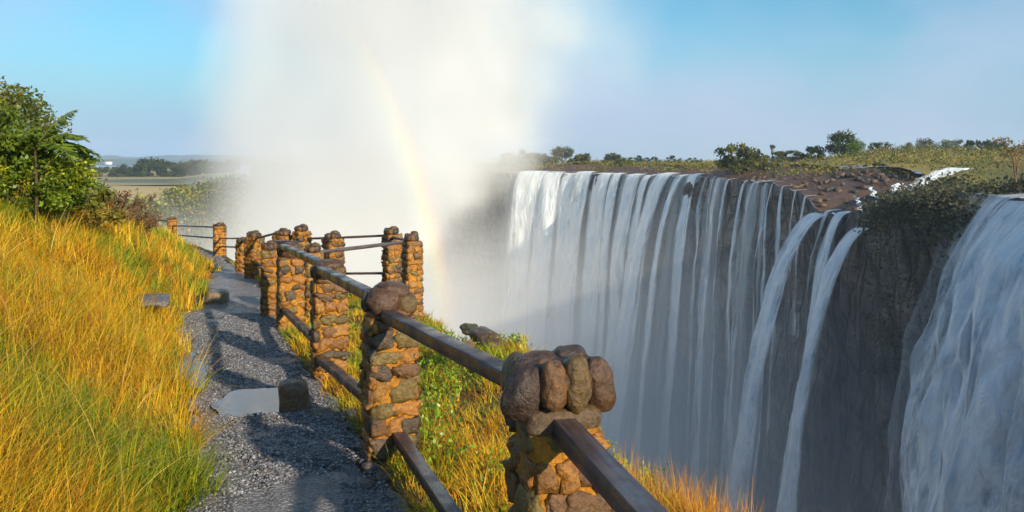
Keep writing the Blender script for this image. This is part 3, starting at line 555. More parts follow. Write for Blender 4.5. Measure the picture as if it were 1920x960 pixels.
# ------------------------------------------------------------------ fences of stone pillars and timber rails
SC = [(.26, .105, .015), (.21, .09, .016), (.14, .065, .02), (.14, .09, .02), (.30, .135, .018), (.07, .045, .025)]
MORT = (.46, .19, .02)
def pillar(parent, base, width, height, yaw, seed, det=2, cap='boulders', capw=1.15, caph=.2, taper=.06):
    r = random.Random(seed); mb = MB(); sh = height-caph
    # mortar core
    nu, nv = (20, 34) if det >= 3 else (12, 18); th = np.linspace(0, 2*np.pi, nu*4, endpoint=False); zz = np.linspace(-.25, sh, nv)
    sx = np.sign(np.cos(th))*np.abs(np.cos(th))**.35; sy = np.sign(np.sin(th))*np.abs(np.sin(th))**.35
    G = np.zeros((nv, len(th)+1, 3))
    for k, z in enumerate(zz):
        wv = width*.5*(1+taper*(1-z/sh))*.97; G[k, :-1, 0] = sx*wv; G[k, :-1, 1] = sy*wv; G[k, :-1, 2] = z; G[k, -1] = G[k, 0]
    d = fbm(G*14+seed, 3, seed); G[..., :2] *= (1+.045*d[..., None]); G[:, -1] = G[:, 0]
    mb.add(G.reshape(-1, 3), grid_faces(nv, len(th)+1), MORT, 1)
    # top plate of the core
    mb.add(np.array([[-.45, -.45, 0], [.45, -.45, 0], [.45, .45, 0], [-.45, .45, 0]])*[width, width, 1]+[0, 0, sh-.002], np.array([[0, 1, 2, 3]]), MORT, 1)
    for face in range(4):
        z = .0 if face else -.05
        while z < sh-.03:
            rh = r.uniform(.075, .135); x = -width*.47+r.uniform(-.02, .0)
            while x < width*.47-.03:
                rw = r.uniform(.085, .19); 
                if r.random() < .12: x += rw*.35; continue
                V, Fs = rock_shape(det, (rw*.50, .031, rh*.5*r.uniform(.82, 1.05)), r.randint(1, 9999), .34, r.uniform(.45, .65), 1.9)
                V = V @ rotm(0, r.uniform(-.35, .35), 0).T
                wv = width*.5*(1+taper*(1-z/sh)); V = V+[min(x+rw*.5, width*.52-rw*.44), -wv*.93+r.uniform(.004, .016), min(z+rh*.5, sh-rh*.4)]
                V = V @ rotm(0, 0, face*math.pi/2).T
                c = np.array(SC[r.randrange(len(SC))])*r.uniform(.75, 1.25); mb.add(V, Fs, c, 0); x += rw*.98
            z += rh*.98
    kc = .9 if cap == 'big' else (.88 if cap == 'round' else 1)
    body = mb.build('pillar', [M['stone'], M['mortar']], parent); body.location = base; body.rotation_euler = (0, 0, yaw)
    cb = MB()
    cc = [(.085, .042, .02), (.13, .06, .018), (.055, .034, .024), (.11, .065, .02)]
    if cap == 'big':       # layered slab with upright boulders over it
        V, Fs = rock_shape(4, (width*.63, width*.56, .055), seed, .10, .6, 1.1); cb.add(V+[.0, 0, sh+.03], Fs, (.10, .058, .026))
        V, Fs = rock_shape(4, (width*.50, width*.45, .11), seed+1, .08, .7); cb.add(V+[0, .02, sh+.13], Fs, (.08, .05, .03))
        for (x, y, w2, h2, ry, tone) in [(-.155, -.05, .075, .115, .5, 2), (-.06, -.135, .055, .095, .08, 1), (.035, -.125, .06, .10, -.12, 3), (.15, -.06, .07, .115, -.42, 0), (-.05, .02, .10, .09, 0, 0), (.08, .05, .09, .095, 0, 2), (-.12, .10, .09, .09, .3, 3), (.12, .13, .09, .085, -.3, 1), (.02, -.03, .13, .075, 0, 0)]:
            V, Fs = rock_shape(4, (w2, w2*1.05, h2), r.randint(1, 999), .16, .78, 1.3); V = V @ rotm(r.uniform(-.2, .2), ry, r.uniform(-.5, .5)).T; cb.add(V+[x, y, sh+.15+(.02 if abs(x) < .1 else -.01)], Fs, np.array(cc[tone]))
    elif cap == 'round':
        for (x, y, w2, h2, z0, tone) in [(0, 0, .20, .055, .03, 1), (-.06, -.08, .13, .085, .11, 0), (.09, -.07, .10, .07, .09, 3), (0, .07, .16, .085, .11, 1), (-.15, .0, .055, .06, .10, 2), (.02, -.03, .15, .055, .16, 0)]:
            V, Fs = rock_shape(4, (w2*width/.34, w2*.9*width/.34, h2), r.randint(1, 999), .15, .8, 1.2); V = V @ rotm(0, r.uniform(-.15, .15), r.uniform(-.5, .5)).T; cb.add(V+[x, y, sh+z0], Fs, cc[tone])
    else:
        for k in range(9):
            a = k*.7+r.random(); rr = width*.3 if k < 7 else .03
            V, Fs = rock_shape(max(2, det), (r.uniform(.07, .10)*width/.33, r.uniform(.07, .10)*width/.33, caph*r.uniform(.35, .55)), r.randint(1, 999), .22, .8, 1.3); cb.add(V+[rr*math.cos(a), rr*math.sin(a), sh+caph*.35+(.04 if k > 6 else 0)], Fs, cc[k % 4])
    cb.V = [v*[kc, kc, 1] for v in cb.V]
    c = cb.build('cap', [M['stone']], body); return body
def rail(parent, a, b, w=.095, h=.075, seed=0, sub=40):
    w *= .86; h *= .84
    a = Vector(a); b = Vector(b); d = b-a; Ln = d.length; x = np.linspace(0, Ln, sub); ch = .004
    prof = np.array([(-w/2+ch, h/2), (w/2-ch, h/2), (w/2, h/2-ch), (w/2, -h/2+ch), (w/2-ch, -h/2), (-w/2+ch, -h/2), (-w/2, -h/2+ch), (-w/2, h/2-ch)])
    G = np.zeros((sub, 9, 3)); G[..., 0] = x[:, None]
    pp = np.concatenate([prof, prof[:1]]); G[..., 1] = pp[None, :, 0]; G[..., 2] = pp[None, :, 1]
    q = G*[1.5, 25, 25]+seed; G[..., 1] += .003*fbm(q, 3, seed); G[..., 2] += .003*fbm(q+9, 3, seed+1); G[:, -1] = G[:, 0]
    V = G.reshape(-1, 3); Fs = grid_faces(sub, 9); n = len(V)
    caps = np.array([[0, 1, 2, 3, 4, 5, 6, 7], [(sub-1)*9+k for k in range(7, -1, -1)]])
    o = mesh('rail', V, [Fs, caps], M['wood'], parent)
    o.location = a; o.rotation_euler = d.to_track_quat('X', 'Z').to_euler(); return o
def pbase(px, Y, sink=0): 
    x = (px-960)/F*Y; return Vector((x, Y, float(hground(x, Y))-sink))
# main fence along the path
fA = empty('stone_and_timber_fence', (.55, 1.0, 0)); tag(fA, 'long stone pillar fence with wet dark timber rails beside the puddled path', 'fence')
def zrel(py, Y): return EYE-(py-HZ)/F*Y
def addp(parent, px, Y, ytop, width, yaw, seed, det, cap, caph):
    b = pbase(px, Y, .03); b -= parent.location; H = zrel(ytop, Y)-(b.z+parent.location.z)
    return pillar(parent, b, width*.84, H, yaw, seed, det, cap, 1.15, caph)
yw = .38
addp(fA, 1042, 3.05, 664, .33, .30, 11, 3, 'big', .25)
addp(fA, 731, 4.95, 533, .335, .34, 12, 3, 'round', .2)
addp(fA, 617, 7.4, 492, .33, .36, 13, 3, 'round', .18)
addp(fA, 545, 10.5, 462, .37, .36, 14, 2, 'round', .16)
addp(fA, 1790, 1.0, 1390, .34, .3, 15, 2, 'round', .16)
def R_(parent, p, q, **k): return rail(parent, Vector(p)-parent.location, Vector(q)-parent.location, **k)
Wp = lambda px, py, Y: tuple(unp(px, py, Y))
R_(fA, (.19, 2.92, EYE-.975), (.62, .95, EYE-.93), w=.10, h=.085, seed=1, sub=80)
R_(fA, Wp(965, 712, 3.12), Wp(722, 590, 4.85), w=.095, h=.08, seed=2, sub=80)
R_(fA, Wp(705, 559, 5.0), Wp(600, 505, 7.3), w=.09, h=.08, seed=3)
R_(fA, Wp(608, 497, 7.4), Wp(530, 462, 10.4), w=.09, h=.08, seed=4)
R_(fA, Wp(745, 815, 4.85), (-.02, 3.0, EYE-1.62), w=.085, h=.07, seed=5, sub=80)
R_(fA, Wp(704, 758, 5.0), Wp(597, 670, 7.3), w=.085, h=.075, seed=6)
R_(fA, Wp(598, 643, 7.4), Wp(532, 580, 10.4), w=.085, h=.075, seed=7)
# lookout fence
fB = empty('lookout_fence', tuple(pbase(505, 11.8))); tag(fB, 'stone pillar fence round the lookout with thin rails against the white mist', 'fence')
for k, (px, Y, yt, wd, dt) in enumerate([(505, 11.8, 452, .25, 2), (588, 11.6, 456, .28, 2), (773, 12.6, 436, .30, 2), (735, 14.6, 426, .33, 2), (625, 15.0, 434, .36, 2), (566, 15.6, 421, .32, 2), (531, 15.8, 429, .36, 2), (477, 18.0, 433, .37, 2), (453, 20.0, 446, .26, 1)]):
    addp(fB, px, Y, yt, wd, .3+k*.1, 40+k, dt, 'boulders', .13)
zt = lambda py, Y: py
R_(fB, Wp(515, 454, 12), Wp(560, 456, 11.8), w=.08, h=.07, seed=11)
R_(fB, Wp(588, 474, 11.7), Wp(773, 452, 12.7), w=.08, h=.06, seed=12)
R_(fB, Wp(545, 448, 15.9), Wp(628, 446, 15.0), w=.06, h=.05, seed=13)
R_(fB, Wp(628, 446, 15.0), Wp(735, 441, 14.7), w=.06, h=.05, seed=14)
R_(fB, Wp(628, 513, 15.0), Wp(735, 512, 14.7), w=.06, h=.05, seed=15)
R_(fB, Wp(477, 448, 18.0), Wp(531, 434, 15.8), w=.06, h=.05, seed=16)
R_(fB, Wp(453, 452, 20.0), Wp(477, 448, 18.0), w=.06, h=.05, seed=17)
R_(fB, Wp(477, 497, 18.0), Wp(520, 497, 15.8), w=.06, h=.05, seed=18)
R_(fB, Wp(735, 445, 14.6), Wp(773, 452, 12.6), w=.06, h=.05, seed=19)
# fence farther along, half sunk in the grass
fC = empty('far_fence', tuple(pbase(412, 26.5))); tag(fC, 'distant orange pillars and thin rails half hidden by the golden grass', 'fence')
for k, (px, Y, yt, wd) in enumerate([(412, 26.5, 418, .46), (323, 33, 407, .44), (236, 40, 402, .44)]):
    addp(fC, px, Y, yt, wd, .4, 70+k, 1, 'boulders', .1)
R_(fC, Wp(412, 447, 26.5), Wp(455, 447, 20.1), w=.06, h=.05, seed=21); R_(fC, Wp(412, 462, 26.5), Wp(455, 464, 20.1), w=.06, h=.05, seed=22)
R_(fC, Wp(323, 423, 33), Wp(412, 426, 26.5), w=.07, h=.06, seed=23); R_(fC, Wp(236, 413, 40), Wp(323, 414, 33), w=.09, h=.08, seed=24)
R_(fC, Wp(323, 440, 33), Wp(412, 447, 26.5), w=.07, h=.06, seed=25)

# ------------------------------------------------------------------ loose stones
def stone(name, c, size, seed, label, cat, col, yaw=0, sq=.6, amp=.15, group=None):
    V, Fs = rock_shape(4, size, seed, amp, sq, 1.2); o = mesh(name, V, Fs, M['stone'], None, np.broadcast_to(np.array(col), V.shape), True); o.location = c; o.rotation_euler = (0, 0, yaw); return tag(o, label, cat, group)
def on(px, py, Y, dz=0): p = unp(px, py, Y); return (p.x, p.y, float(hground(p.x, p.y))+dz)
stone('stone_block', on(551, 757, 6.15, .12), (.115, .12, .135), 3, 'brown upright stone block standing in the puddle on the path', 'stone', (.13, .075, .04), .3, .5, .12)
stone('stone_block', on(408, 541, 13.4, .10), (.17, .22, .14), 5, 'flat topped square stone block at the grassy left edge of the path', 'stone', (.17, .12, .07), .2, .4, .06)
stone('flat_slab', on(288, 510, 9.6, .34), (.19, .3, .05), 6, 'flat grey slab lying in the golden grass bank', 'stone', (.12, .11, .11), .4, .5, .12)
stone('boulder', on(606, 768, 6.0, .02), (.11, .07, .045), 8, 'low mossy stone half sunk right of the puddle', 'stone', (.12, .10, .05), .2, .7, .15)
for k, (px, py, Y, s) in enumerate([(480, 707, 7.0, .03), (640, 800, 5.6, .04), (668, 842, 5.1, .035), (700, 866, 4.75, .06), (722, 890, 4.6, .05), (690, 905, 4.5, .04), (530, 650, 8.2, .03), (560, 690, 7.6, .04), (655, 770, 5.9, .05)]):
    p = unp(px, py, Y); stone('pebble', (p.x, p.y, float(hground(p.x, p.y))+.02), (s*1.2, s, s*.7), 20+k, 'small dark stone lying at the fence edge of the wet path', 'stone', (.09, .07, .06), k, .8, .2, 'small stones at the fence edge of the path')
# rock outcrop on the brink
for k, (px, py, Y, s, lb) in enumerate([(915, 632, 8.4, (.15, .26, .13), 'large rounded brown rock on the brink, highest of the outcrop'), (968, 682, 6.8, (.10, .16, .09), 'brown rock on the brink just left of the nearest pillar cap'), (880, 606, 9.4, (.09, .12, .06), 'mossy rock on the brink farthest up the slope'), (862, 640, 7.6, (.14, .12, .06), 'low orange brown rock among green weeds below the brink')]):
    p = unp(px, py, Y); o = stone('rock', (p.x, p.y, p.z-.07), s, 60+k, lb, 'rock', [(.09, .055, .03), (.13, .075, .03), (.08, .07, .03), (.2, .10, .03)][k], .5, .75, .25)

# ------------------------------------------------------------------ shrubs and trees
def limb(mb, pts, r0, r1, col, k=7):
    pts = np.array(pts); n = len(pts); G = np.zeros((n, k+1, 3)); th = np.linspace(0, 2*np.pi, k+1)
    for i in range(n):
        t = pts[min(i+1, n-1)]-pts[max(i-1, 0)]; t = t/(np.linalg.norm(t)+1e-9); a = np.cross(t, [.3, .9, .1]); a /= np.linalg.norm(a); b = np.cross(t, a); r = r0+(r1-r0)*i/(n-1)
        G[i] = pts[i]+r*(np.cos(th)[:, None]*a+np.sin(th)[:, None]*b)
    mb.add(G.reshape(-1, 3), grid_faces(n, k+1), col)
def tree(name, base, h, w, seed, cols, nclump=26, leaf=.12, per=120, trunk=.3, flat=.8, low=.25, label=None, cat='tree', group=None, matl='farleaf', stemc=(.09, .065, .045), gap=1.0):
    r = np.random.default_rng(seed); root = empty(name, base); tag(root, label, cat, group)
    tops = []; P = []; C = []; mb = MB()
    cen = np.array([0, 0, h*(1+trunk)/2]); ry = h*(1-trunk)/2
    for k in range(nclump):
        d = r.normal(size=3); d /= np.linalg.norm(d); rr = r.uniform(.35, .95)
        if k < nclump*.6: rr = r.uniform(.7, 1.0)
        c = cen+d*[w*.5*rr, w*.5*rr, ry*rr]*np.array([1, 1, 1]); c[2] = max(c[2], h*low); cr = r.uniform(.13, .24)*min(w, h)*gap; tops.append((c, cr))
        q = r.normal(size=(per, 3)); q /= np.linalg.norm(q, axis=1)[:, None]; q = q*(r.random(per)**.45)[:, None]*cr*[1.15, 1.15, flat]
        base_c = np.array(cols[r.integers(len(cols))])*r.uniform(.75, 1.25); P.append(c+q); C.append(base_c*r.uniform(.75, 1.3, (per, 1)))
    P = np.concatenate(P); C = np.concatenate(C); V, F_, C2 = leaf_cards(P, r.uniform(.7, 1.3, len(P))*leaf, C, .6, .65)
    f0 = np.array([0, 0, h*trunk*.6])
    tr = h*.028+.01
    limb(mb, [(0, 0, -.3), (r.normal()*.02*h, 0, h*.15), f0, cen*.95], tr, tr*.45, stemc)
    for (c, cr) in tops[::2]:
        s = f0*(1-.2*r.random()); mid = (s+c)/2+np.array([0, 0, -.04*h])+r.normal(size=3)*.03*h; limb(mb, [s, mid, c], tr*.42, tr*.1, stemc, 5)
    mesh('crown', V, F_, M[matl], root, C2); mb.build('trunk', [M['bark']], root); return root
# bushes on the bank, left
def gb(px, Y): x = (px-960)/F*Y; return Vector((x, Y, float(hground(x, Y))))
YG = [(.24, .29, .02), (.15, .21, .015), (.36, .38, .025), (.09, .14, .012)]
tree('leafy_bush', gb(62, 9.6), 1.0, 1.35, 5, YG, 40, .052, 300, .08, .9, low=.12, label='dense bright green leafy bush standing in the golden grass at the left', cat='bush', matl='leaf')
tree('leafy_tree', gb(-40, 11.6), 1.6, 2.4, 6, [(.16, .20, .02), (.10, .13, .015), (.20, .17, .02), (.22, .26, .02)], 50, .06, 260, .1, .8, low=.1, label='tallest green tree at the left edge rising behind the leafy bush', cat='tree', matl='leaf')
tree('leafy_bush', gb(-50, 9.2), 1.1, 1.4, 15, [(.2, .22, .02), (.17, .17, .02), (.12, .16, .015), (.1,.14,.015)], 26, .06, 230, .1, .8, low=.1, label='olive green bush cut by the left edge of the picture', cat='bush', matl='leaf')
tree('olive_bush', gb(150, 11.5), .8, 1.0, 7, [(.2, .17, .02), (.28, .2, .025), (.13, .13, .02)], 26, .07, 150, .06, .8, low=.1, label='olive brown bush between the green leafy bush and the bare bush', cat='bush', matl='leaf')
def frond_plant(name, base, label, fr, stem_h, seed, cat='palm'):
    r = np.random.default_rng(seed); root = empty(name, base); tag(root, label, cat); mb = MB(); limb(mb, [(0, 0, -.2), (.02, 0, stem_h*.5), (0, 0, stem_h)], .022, .014, (.09, .07, .04), 7)
    for (az, ln, rise, droop) in fr:
        t = np.linspace(0, 1, 9); d = np.array([math.cos(az), math.sin(az), 0]); pts = np.array([0, 0, stem_h])+d*(ln*t)[:, None]+np.array([0, 0, 1.])*(rise*t-droop*t**2.2)[:, None]; limb(mb, pts, .012, .003, (.12, .13, .03), 4)
        nl = 46; tt = np.repeat(np.linspace(.12, 1, nl), 2); sg = np.tile([-1, 1], nl); base_ = np.stack([np.interp(tt, t, pts[:, k]) for k in range(3)], 1); side = np.array([-d[1], d[0], 0]); ll = .34*ln*np.sin(np.pi*np.clip(tt*.85+.1, 0, 1))
        dr = side*sg[:, None]*.8+d*.55+np.array([0, 0, -.35-.3*0])+r.normal(0, .12, (2*nl, 3)); cc = pick([(.12, .20, .02), (.22, .28, .02), (.08, .14, .02)], [2, 2, 1], 2*nl)
        V, F_, C = leaf_cards(base_, ll, cc, .6, .16, dirs=dr); mesh('frond', V, F_, M['leaf'], root, C)
    mb.build('stem', [M['bark']], root); return root
frond_plant('feathery_palm', gb(66, 9.3), 'feathery drooping green fronds reaching over the leafy bush', [(.0, .62, .52, .45), (.5, .7, .35, .5), (-.35, .62, .3, .5), (1.5, .5, .5, .4), (2.6, .6, .5, .4), (-1.3, .5, .5, .4), (.2, .45, .75, .3), (3.6, .6, .5, .4)], 1.0, 3)
frond_plant('feathery_palm', gb(118, 9.9), 'lower spray of drooping fronds above the olive bush', [(.05, .5, .28, .32), (.6, .5, .3, .35), (-.6, .5, .25, .35), (2.5, .5, .3, .3), (-2, .5, .35, .3)], .7, 4)
def bare_bush(base, h, w, seed, label):
    r = np.random.default_rng(seed); root = empty('bare_bush', base); tag(root, label, 'bush'); mb = MB(); tips = []
    for k in range(26):
        a = r.uniform(0, 6.28); o_ = r.uniform(.1, 1)*w*.5; e = np.array([math.cos(a)*o_, math.sin(a)*o_, h*r.uniform(.55, 1.05)]); m_ = e*[.35, .35, .5]+r.normal(size=3)*.04; limb(mb, [(0, 0, -.1), m_, e], .013, .004, (.13, .07, .045), 4)
        for j in range(7):
            t = r.uniform(.3, 1); s = m_*(1-t)+e*t; q = s+r.normal(size=3)*[.12, .12, .12]+[0, 0, .1]; limb(mb, [s, (s+q)/2+r.normal(size=3)*.01, q], .005, .002, (.15, .08, .05), 3); tips += [s+(q-s)*u for u in r.random(9)]
    mb.build('stem', [M['bark']], root); P = np.array(tips); V, F_, C = leaf_cards(P, r.uniform(.025, .055, len(P)), pick([(.24, .12, .05), (.16, .10, .05), (.2, .16, .04)], [2, 2, 1], len(P)), .5, .6); mesh('foliage', V, F_, M['leaf'], root, C)
bare_bush(gb(215, 13.5), .75, 1.35, 9, 'brown half bare twiggy bush at the end of the bush row')
bare_bush(gb(262, 15.5), .55, .9, 10, 'low brown twiggy bush nearest to the far fence')
# sapling stalk rising in the grass at the left
# trees across the gorge
DG = [(.05, .075, .02), (.08, .10, .025), (.035, .055, .02)]; OG = [(.11, .12, .03), (.16, .15, .03), (.07, .08, .02)]; BG = [(.16, .24, .03), (.12, .19, .03)]; PG = [(.17, .18, .10), (.13, .15, .08)]
def far_tree(px, ytop, ybase, wpx, D, cols, seed, label, cat='tree', trunk=.2, per=90, nclump=24, group='trees across the gorge'):
    b = unp(px, ybase, D); h = (ybase-ytop)/F*D; wd = wpx/F*D; b.z -= .3
    return tree('tree' if cat == 'tree' else 'bush', b, h+.3, wd, seed, cols, nclump, .075*min(h*1.6, wd), per, trunk, .8, low=.12, label=label, cat=cat, group=group)
far = [
 (1386, 272, 324, 82, 148, OG, 'round olive bush on the lip of the falls, largest at the rim', 'bush', .08),
 (1425, 290, 318, 60, 152, OG, 'low olive bush right against the largest rim bush', 'bush', .08),
 (1578, 248, 298, 58, 172, DG, 'tallest dark domed tree on the far skyline', 'tree', .15),
 (1604, 262, 297, 34, 168, BG, 'bright light green tree against the tallest dark tree', 'tree', .15),
 (1651, 267, 285, 42, 230, DG, 'small dark dome shaped tree right of the bright green one', 'tree', .1),
 (1522, 274, 302, 52, 175, DG, 'dark green bush left of the tallest domed tree', 'bush', .1),
 (1484, 283, 304, 46, 190, DG, 'low dark bush second to the left of the tallest tree', 'bush', .1),
 (1456, 285, 305, 40, 200, OG, 'low bush below the lone bird like treetop', 'bush', .1),
 (1448, 272, 304, 10, 240, DG, 'spindly tall tree with a tiny crown on the skyline', 'tree', .8),
 (1700, 268, 290, 26, 300, PG, 'pale grey tree first in the right hand skyline row', 'tree', .12),
 (1738, 260, 290, 36, 300, PG, 'pale grey domed tree, highest in the right hand skyline row', 'tree', .12),
 (1775, 262, 290, 30, 300, PG, 'pale spreading tree beside the highest pale dome', 'tree', .12),
 (1802, 262, 290, 24, 290, PG, 'slim pale tree left of the long dark thicket', 'tree', .12),
 (1835, 262, 286, 60, 240, DG, 'long dark green thicket on the right skyline', 'bush', .1),
 (1866, 264, 288, 36, 240, DG, 'dark bush at the right end of the skyline thicket', 'bush', .1),
 (1150, 289, 318, 40, 270, DG, 'dark bush over the middle of the white curtain', 'bush', .1),
 (1168, 297, 322, 36, 215, OG, 'low olive bush just right of the dark mid curtain bush', 'bush', .1),
 (1195, 293, 308, 34, 330, DG, 'small far bush left of the flat topped pair', 'bush', .1),
 (1222, 295, 309, 38, 330, DG, 'flat topped far bush above the slanting strands', 'bush', .1),
 (1265, 293, 307, 40, 340, DG, 'blue grey far bush above the straight strand', 'bush', .1),
 (1300, 296, 306, 40, 360, DG, 'faint far bush left of the largest rim bush', 'bush', .1),
 (1055, 276, 312, 38, 250, OG, 'umbrella shaped tree standing out of the mist', 'tree', .45),
 (1092, 290, 320, 50, 235, OG, 'pale green bush right of the umbrella shaped tree', 'bush', .1),
 (1020, 286, 322, 52, 235, OG, 'misty green bush left of the umbrella shaped tree', 'bush', .1),
 (985, 282, 322, 46, 235, OG, 'mist veiled bush nearest to the plume', 'bush', .1),
 (955, 285, 322, 40, 240, OG, 'faint bush almost lost inside the plume edge', 'bush', .1),
]
for k, (px, yt, yb, wp, D, c, lb, ct, tk) in enumerate(far): far_tree(px, yt, yb, wp, D, c, 100+k, lb, ct, tk)
# twig tree at the right edge
rt = unp(1905, 330, 62); 
def snag():
    root = empty('bare_tree', rt); tag(root, 'half bare tree with orange brown twigs at the right edge skyline', 'tree'); mb = MB(); r = np.random.default_rng(3); tips = []
    for k in range(12):
        e = np.array([r.uniform(-1.4, 1.2), r.uniform(-.6, .6), r.uniform(1.6, 3.0)]); limb(mb, [(0, 0, -.5), e*[.3, .3, .55], e], .035, .012, (.2, .12, .07), 5); tips += [e+r.normal(size=3)*[.3, .3, .12] for _ in range(45)]
    mb.build('trunk', [M['bark']], root); P = np.array(tips); V, F_, C = leaf_cards(P, r.uniform(.12, .25, len(P)), pick([(.3, .17, .05), (.2, .15, .04)], [1, 1], len(P)), .5, .6); mesh('crown', V, F_, M['leaf'], root, C)
snag()
# scrub lying along the far rim and over the dark promontory
def scrub(name, P, size, cols, wts, label, cat='scrub', k=7, spread=.8, flat=.6):
    n = len(P); c = pick(cols, wts, n)*rng.uniform(.7, 1.25, (n, 1)); Q = np.repeat(P, k, 0); Q = Q+rng.normal(0, 1, (n*k, 3))*[spread, spread, spread*flat]; C = np.repeat(c, k, 0)*rng.uniform(.8, 1.2, (n*k, 1)); V, F_, C = leaf_cards(Q, rng.uniform(.6, 1.4, n*k)*size, C, .6, .7)
    return tag(mesh(name, V, F_, M['farleaf'], None, C), label, cat, kind='stuff')
def rim_points(n, px0, px1, d0, d1, zf):
    pr = 960+F*R1[:, 0]/R1[:, 1]; ok = np.where((pr > px0) & (pr < px1) & (R1[:, 1] > 40))[0]; i = rng.choice(ok, n); d = rng.uniform(d0, d1, n); nn = nc1[np.clip(i//3, 0, len(nc1)-1)]
    P = np.zeros((n, 3)); P[:, :2] = R1[i, :2]-nn*d[:, None]; dz = np.interp(d, [0, 5, 14, 22, 60, 300], [0, .6, 1.5, 2, 3.2, 3.2]); P[:, 2] = R1[i, 2]*(1-np.clip((d-18)/60, 0, 1))+np.where(d < 18, dz, 1.9*(1-np.clip((d-18)/60, 0, 1))-.4*np.clip((d-18)/60, 0, 1))+zf+rise(P); return P
scrub('scrub', rim_points(5200, 930, 1460, 5, 90, .35), .38, [(.30, .27, .04), (.34, .20, .06), (.16, .17, .04), (.09, .11, .03)], [3, 2, 3, 3], 'golden and green scrub along the top of the white curtain')
scrub('scrub', rim_points(5200, 1460, 2000, 14, 110, .3), .28, [(.26, .24, .05), (.30, .18, .06), (.15, .15, .05), (.09, .10, .035)], [2, 2, 4, 4], 'golden and orange scrub on the plateau behind the red rocks')
def clinging():
    pr = 960+F*R1[:, 0]/R1[:, 1]; ok = np.where((pr > 1648) & (pr < 1850))[0]; n = 2300; i = rng.choice(ok, n); d = np.where(rng.random(n) < .78, rng.uniform(-6, 2, n), 2+16*rng.random(n)**1.6); nn = n1[i]; P = np.zeros((n, 3))
    P[:, :2] = R1[i, :2]+nn*(np.maximum(0, -d)*.0+.3+1.5*rng.random(n))[:, None]-nn*np.maximum(0, -d)[:, None]*1.5; P[:, 2] = R1[i, 2]-np.maximum(d, 0)+np.maximum(0, -d)*.55*(.5+.5*np.sin(R1[i, 1]*.3))
    scrub('dark_scrub', P, .34, [(.10, .105, .05), (.16, .14, .075), (.07, .075, .045), (.12, .13, .07)], [2, 2, 2, 1], 'dark grey green scrub clinging to the rock left of the huge waterfall', k=7, spread=.7)
clinging()
# boulders along the rim on the right
rv, rf = rock_shape(2, (1, 1, .7), 5, .3, .8)
rbm = [mesh('boulder', *rock_shape(2, (1, 1, .7), 5+k, .45, .6), M['rock'], None, np.broadcast_to(np.array(c), rv.shape), False) for k, c in enumerate([(.09, .05, .035), (.045, .038, .035), (.13, .08, .045)])]
bp = rim_points(220, 1440, 1700, .5, 15, .1); bp2 = rim_points(60, 1200, 1440, .3, 5, .0); bp = np.concatenate([bp, bp2])
for k, p in enumerate(bp):
    o = rbm[k] if k < 3 else rbm[k % 3].copy()
    if k >= 3: COL.objects.link(o)
    s = rng.uniform(.16, .55); o.location = p; o.scale = (s, s*rng.uniform(.7, 1.3), s*rng.uniform(.6, 1)); o.rotation_euler = (rng.uniform(-.3, .3), 0, rng.uniform(0, 6.28))
    tag(o, 'reddish brown boulder in the rubble along the top of the falls', 'boulder', 'boulders in the rubble along the falls rim')
# rapids winding down the rocks behind the ledge
def rapid(pts, wpx, label, seed):
    P = np.array([list(unp(*p)) for p in pts]); t = np.linspace(0, 1, 50); tt = np.linspace(0, 1, len(P)); C = np.stack([np.interp(t, tt, P[:, k]) for k in range(3)], 1); C[:, 0] += .25*np.sin(t*23+seed); us = np.linspace(-.5, .5, 9)
    wd = np.interp(t, tt, np.array(wpx))*C[:, 1]/F; G = np.zeros((50, 9, 3)); 
    for j, u in enumerate(us): G[:, j] = C; G[:, j, 0] += u*wd; G[:, j, 2] += .12*math.cos(u*3)+.05*np.sin(t*60+j)
    UV = np.zeros((50, 9, 2)); UV[..., 0] = us+.5; UV[..., 1] = (t*8)[:, None]; ob = mesh('rapids', G.reshape(-1, 3), grid_faces(50, 9), M['fall_jet'], None, None, True, UV.reshape(-1, 2))
    a = ob.data.attributes.new('across', 'FLOAT', 'POINT'); a.data.foreach_set('value', (us[None, :]*wd[:, None]).ravel().astype(np.float32)); tag(ob, label, 'rapids')
rapid([(1795, 316, 104), (1752, 330, 99), (1720, 348, 93), (1700, 358, 90)], [60, 46, 44, 30], 'white rapids tumbling over red rocks at the upper right', 1)
rapid([(1684, 345, 93), (1676, 362, 91), (1668, 396, 89)], [16, 14, 12], 'short cascade below the rapids beside the dark scrub', 2)
rapid([(1633, 352, 101), (1642, 372, 97), (1652, 397, 92)], [8, 9, 14], 'small slanting cascade dropping to the wet ledge', 3)
rapid([(1604, 368, 102), (1610, 380, 100), (1615, 396, 98)], [4, 6, 6], 'tiny thread of water left of the small slanting cascade', 4)
# left: vegetation on the gorge cliff, tree row on the field, white house
nr2 = GL.shape[0]; prL = 960+F*R2[:, 0]/R2[:, 1]; ok = np.where((prL > 225) & (prL < 450) & (R2[:, 1] < 230))[0]
ii = rng.choice(ok, 15000); jj = rng.integers(0, 28, 15000)*rng.random(15000); jj = np.clip(jj.astype(int), 0, 40); P = GL[ii, jj]+np.stack([n2[ii, 0], n2[ii, 1], ii*0], 1)*.6
kp = fbm(P*.09, 3, 5) > -.35; scrub('cliff_bushes', P[kp], .75, [(.12, .15, .03), (.34, .34, .03), (.07, .10, .03), (.40, .22, .04)], [4, 3, 3, 1], 'green and yellow bushes covering the hazy gorge cliff beyond the fence', k=6, spread=1.3)
ltrees = [(205, 312, 336, 44), (232, 313, 336, 40), (255, 312, 336, 36), (281, 299, 336, 48), (316, 306, 336, 44), (345, 305, 335, 36), (366, 303, 335, 34), (392, 304, 335, 44), (415, 302, 335, 30), (432, 302, 334, 26)]
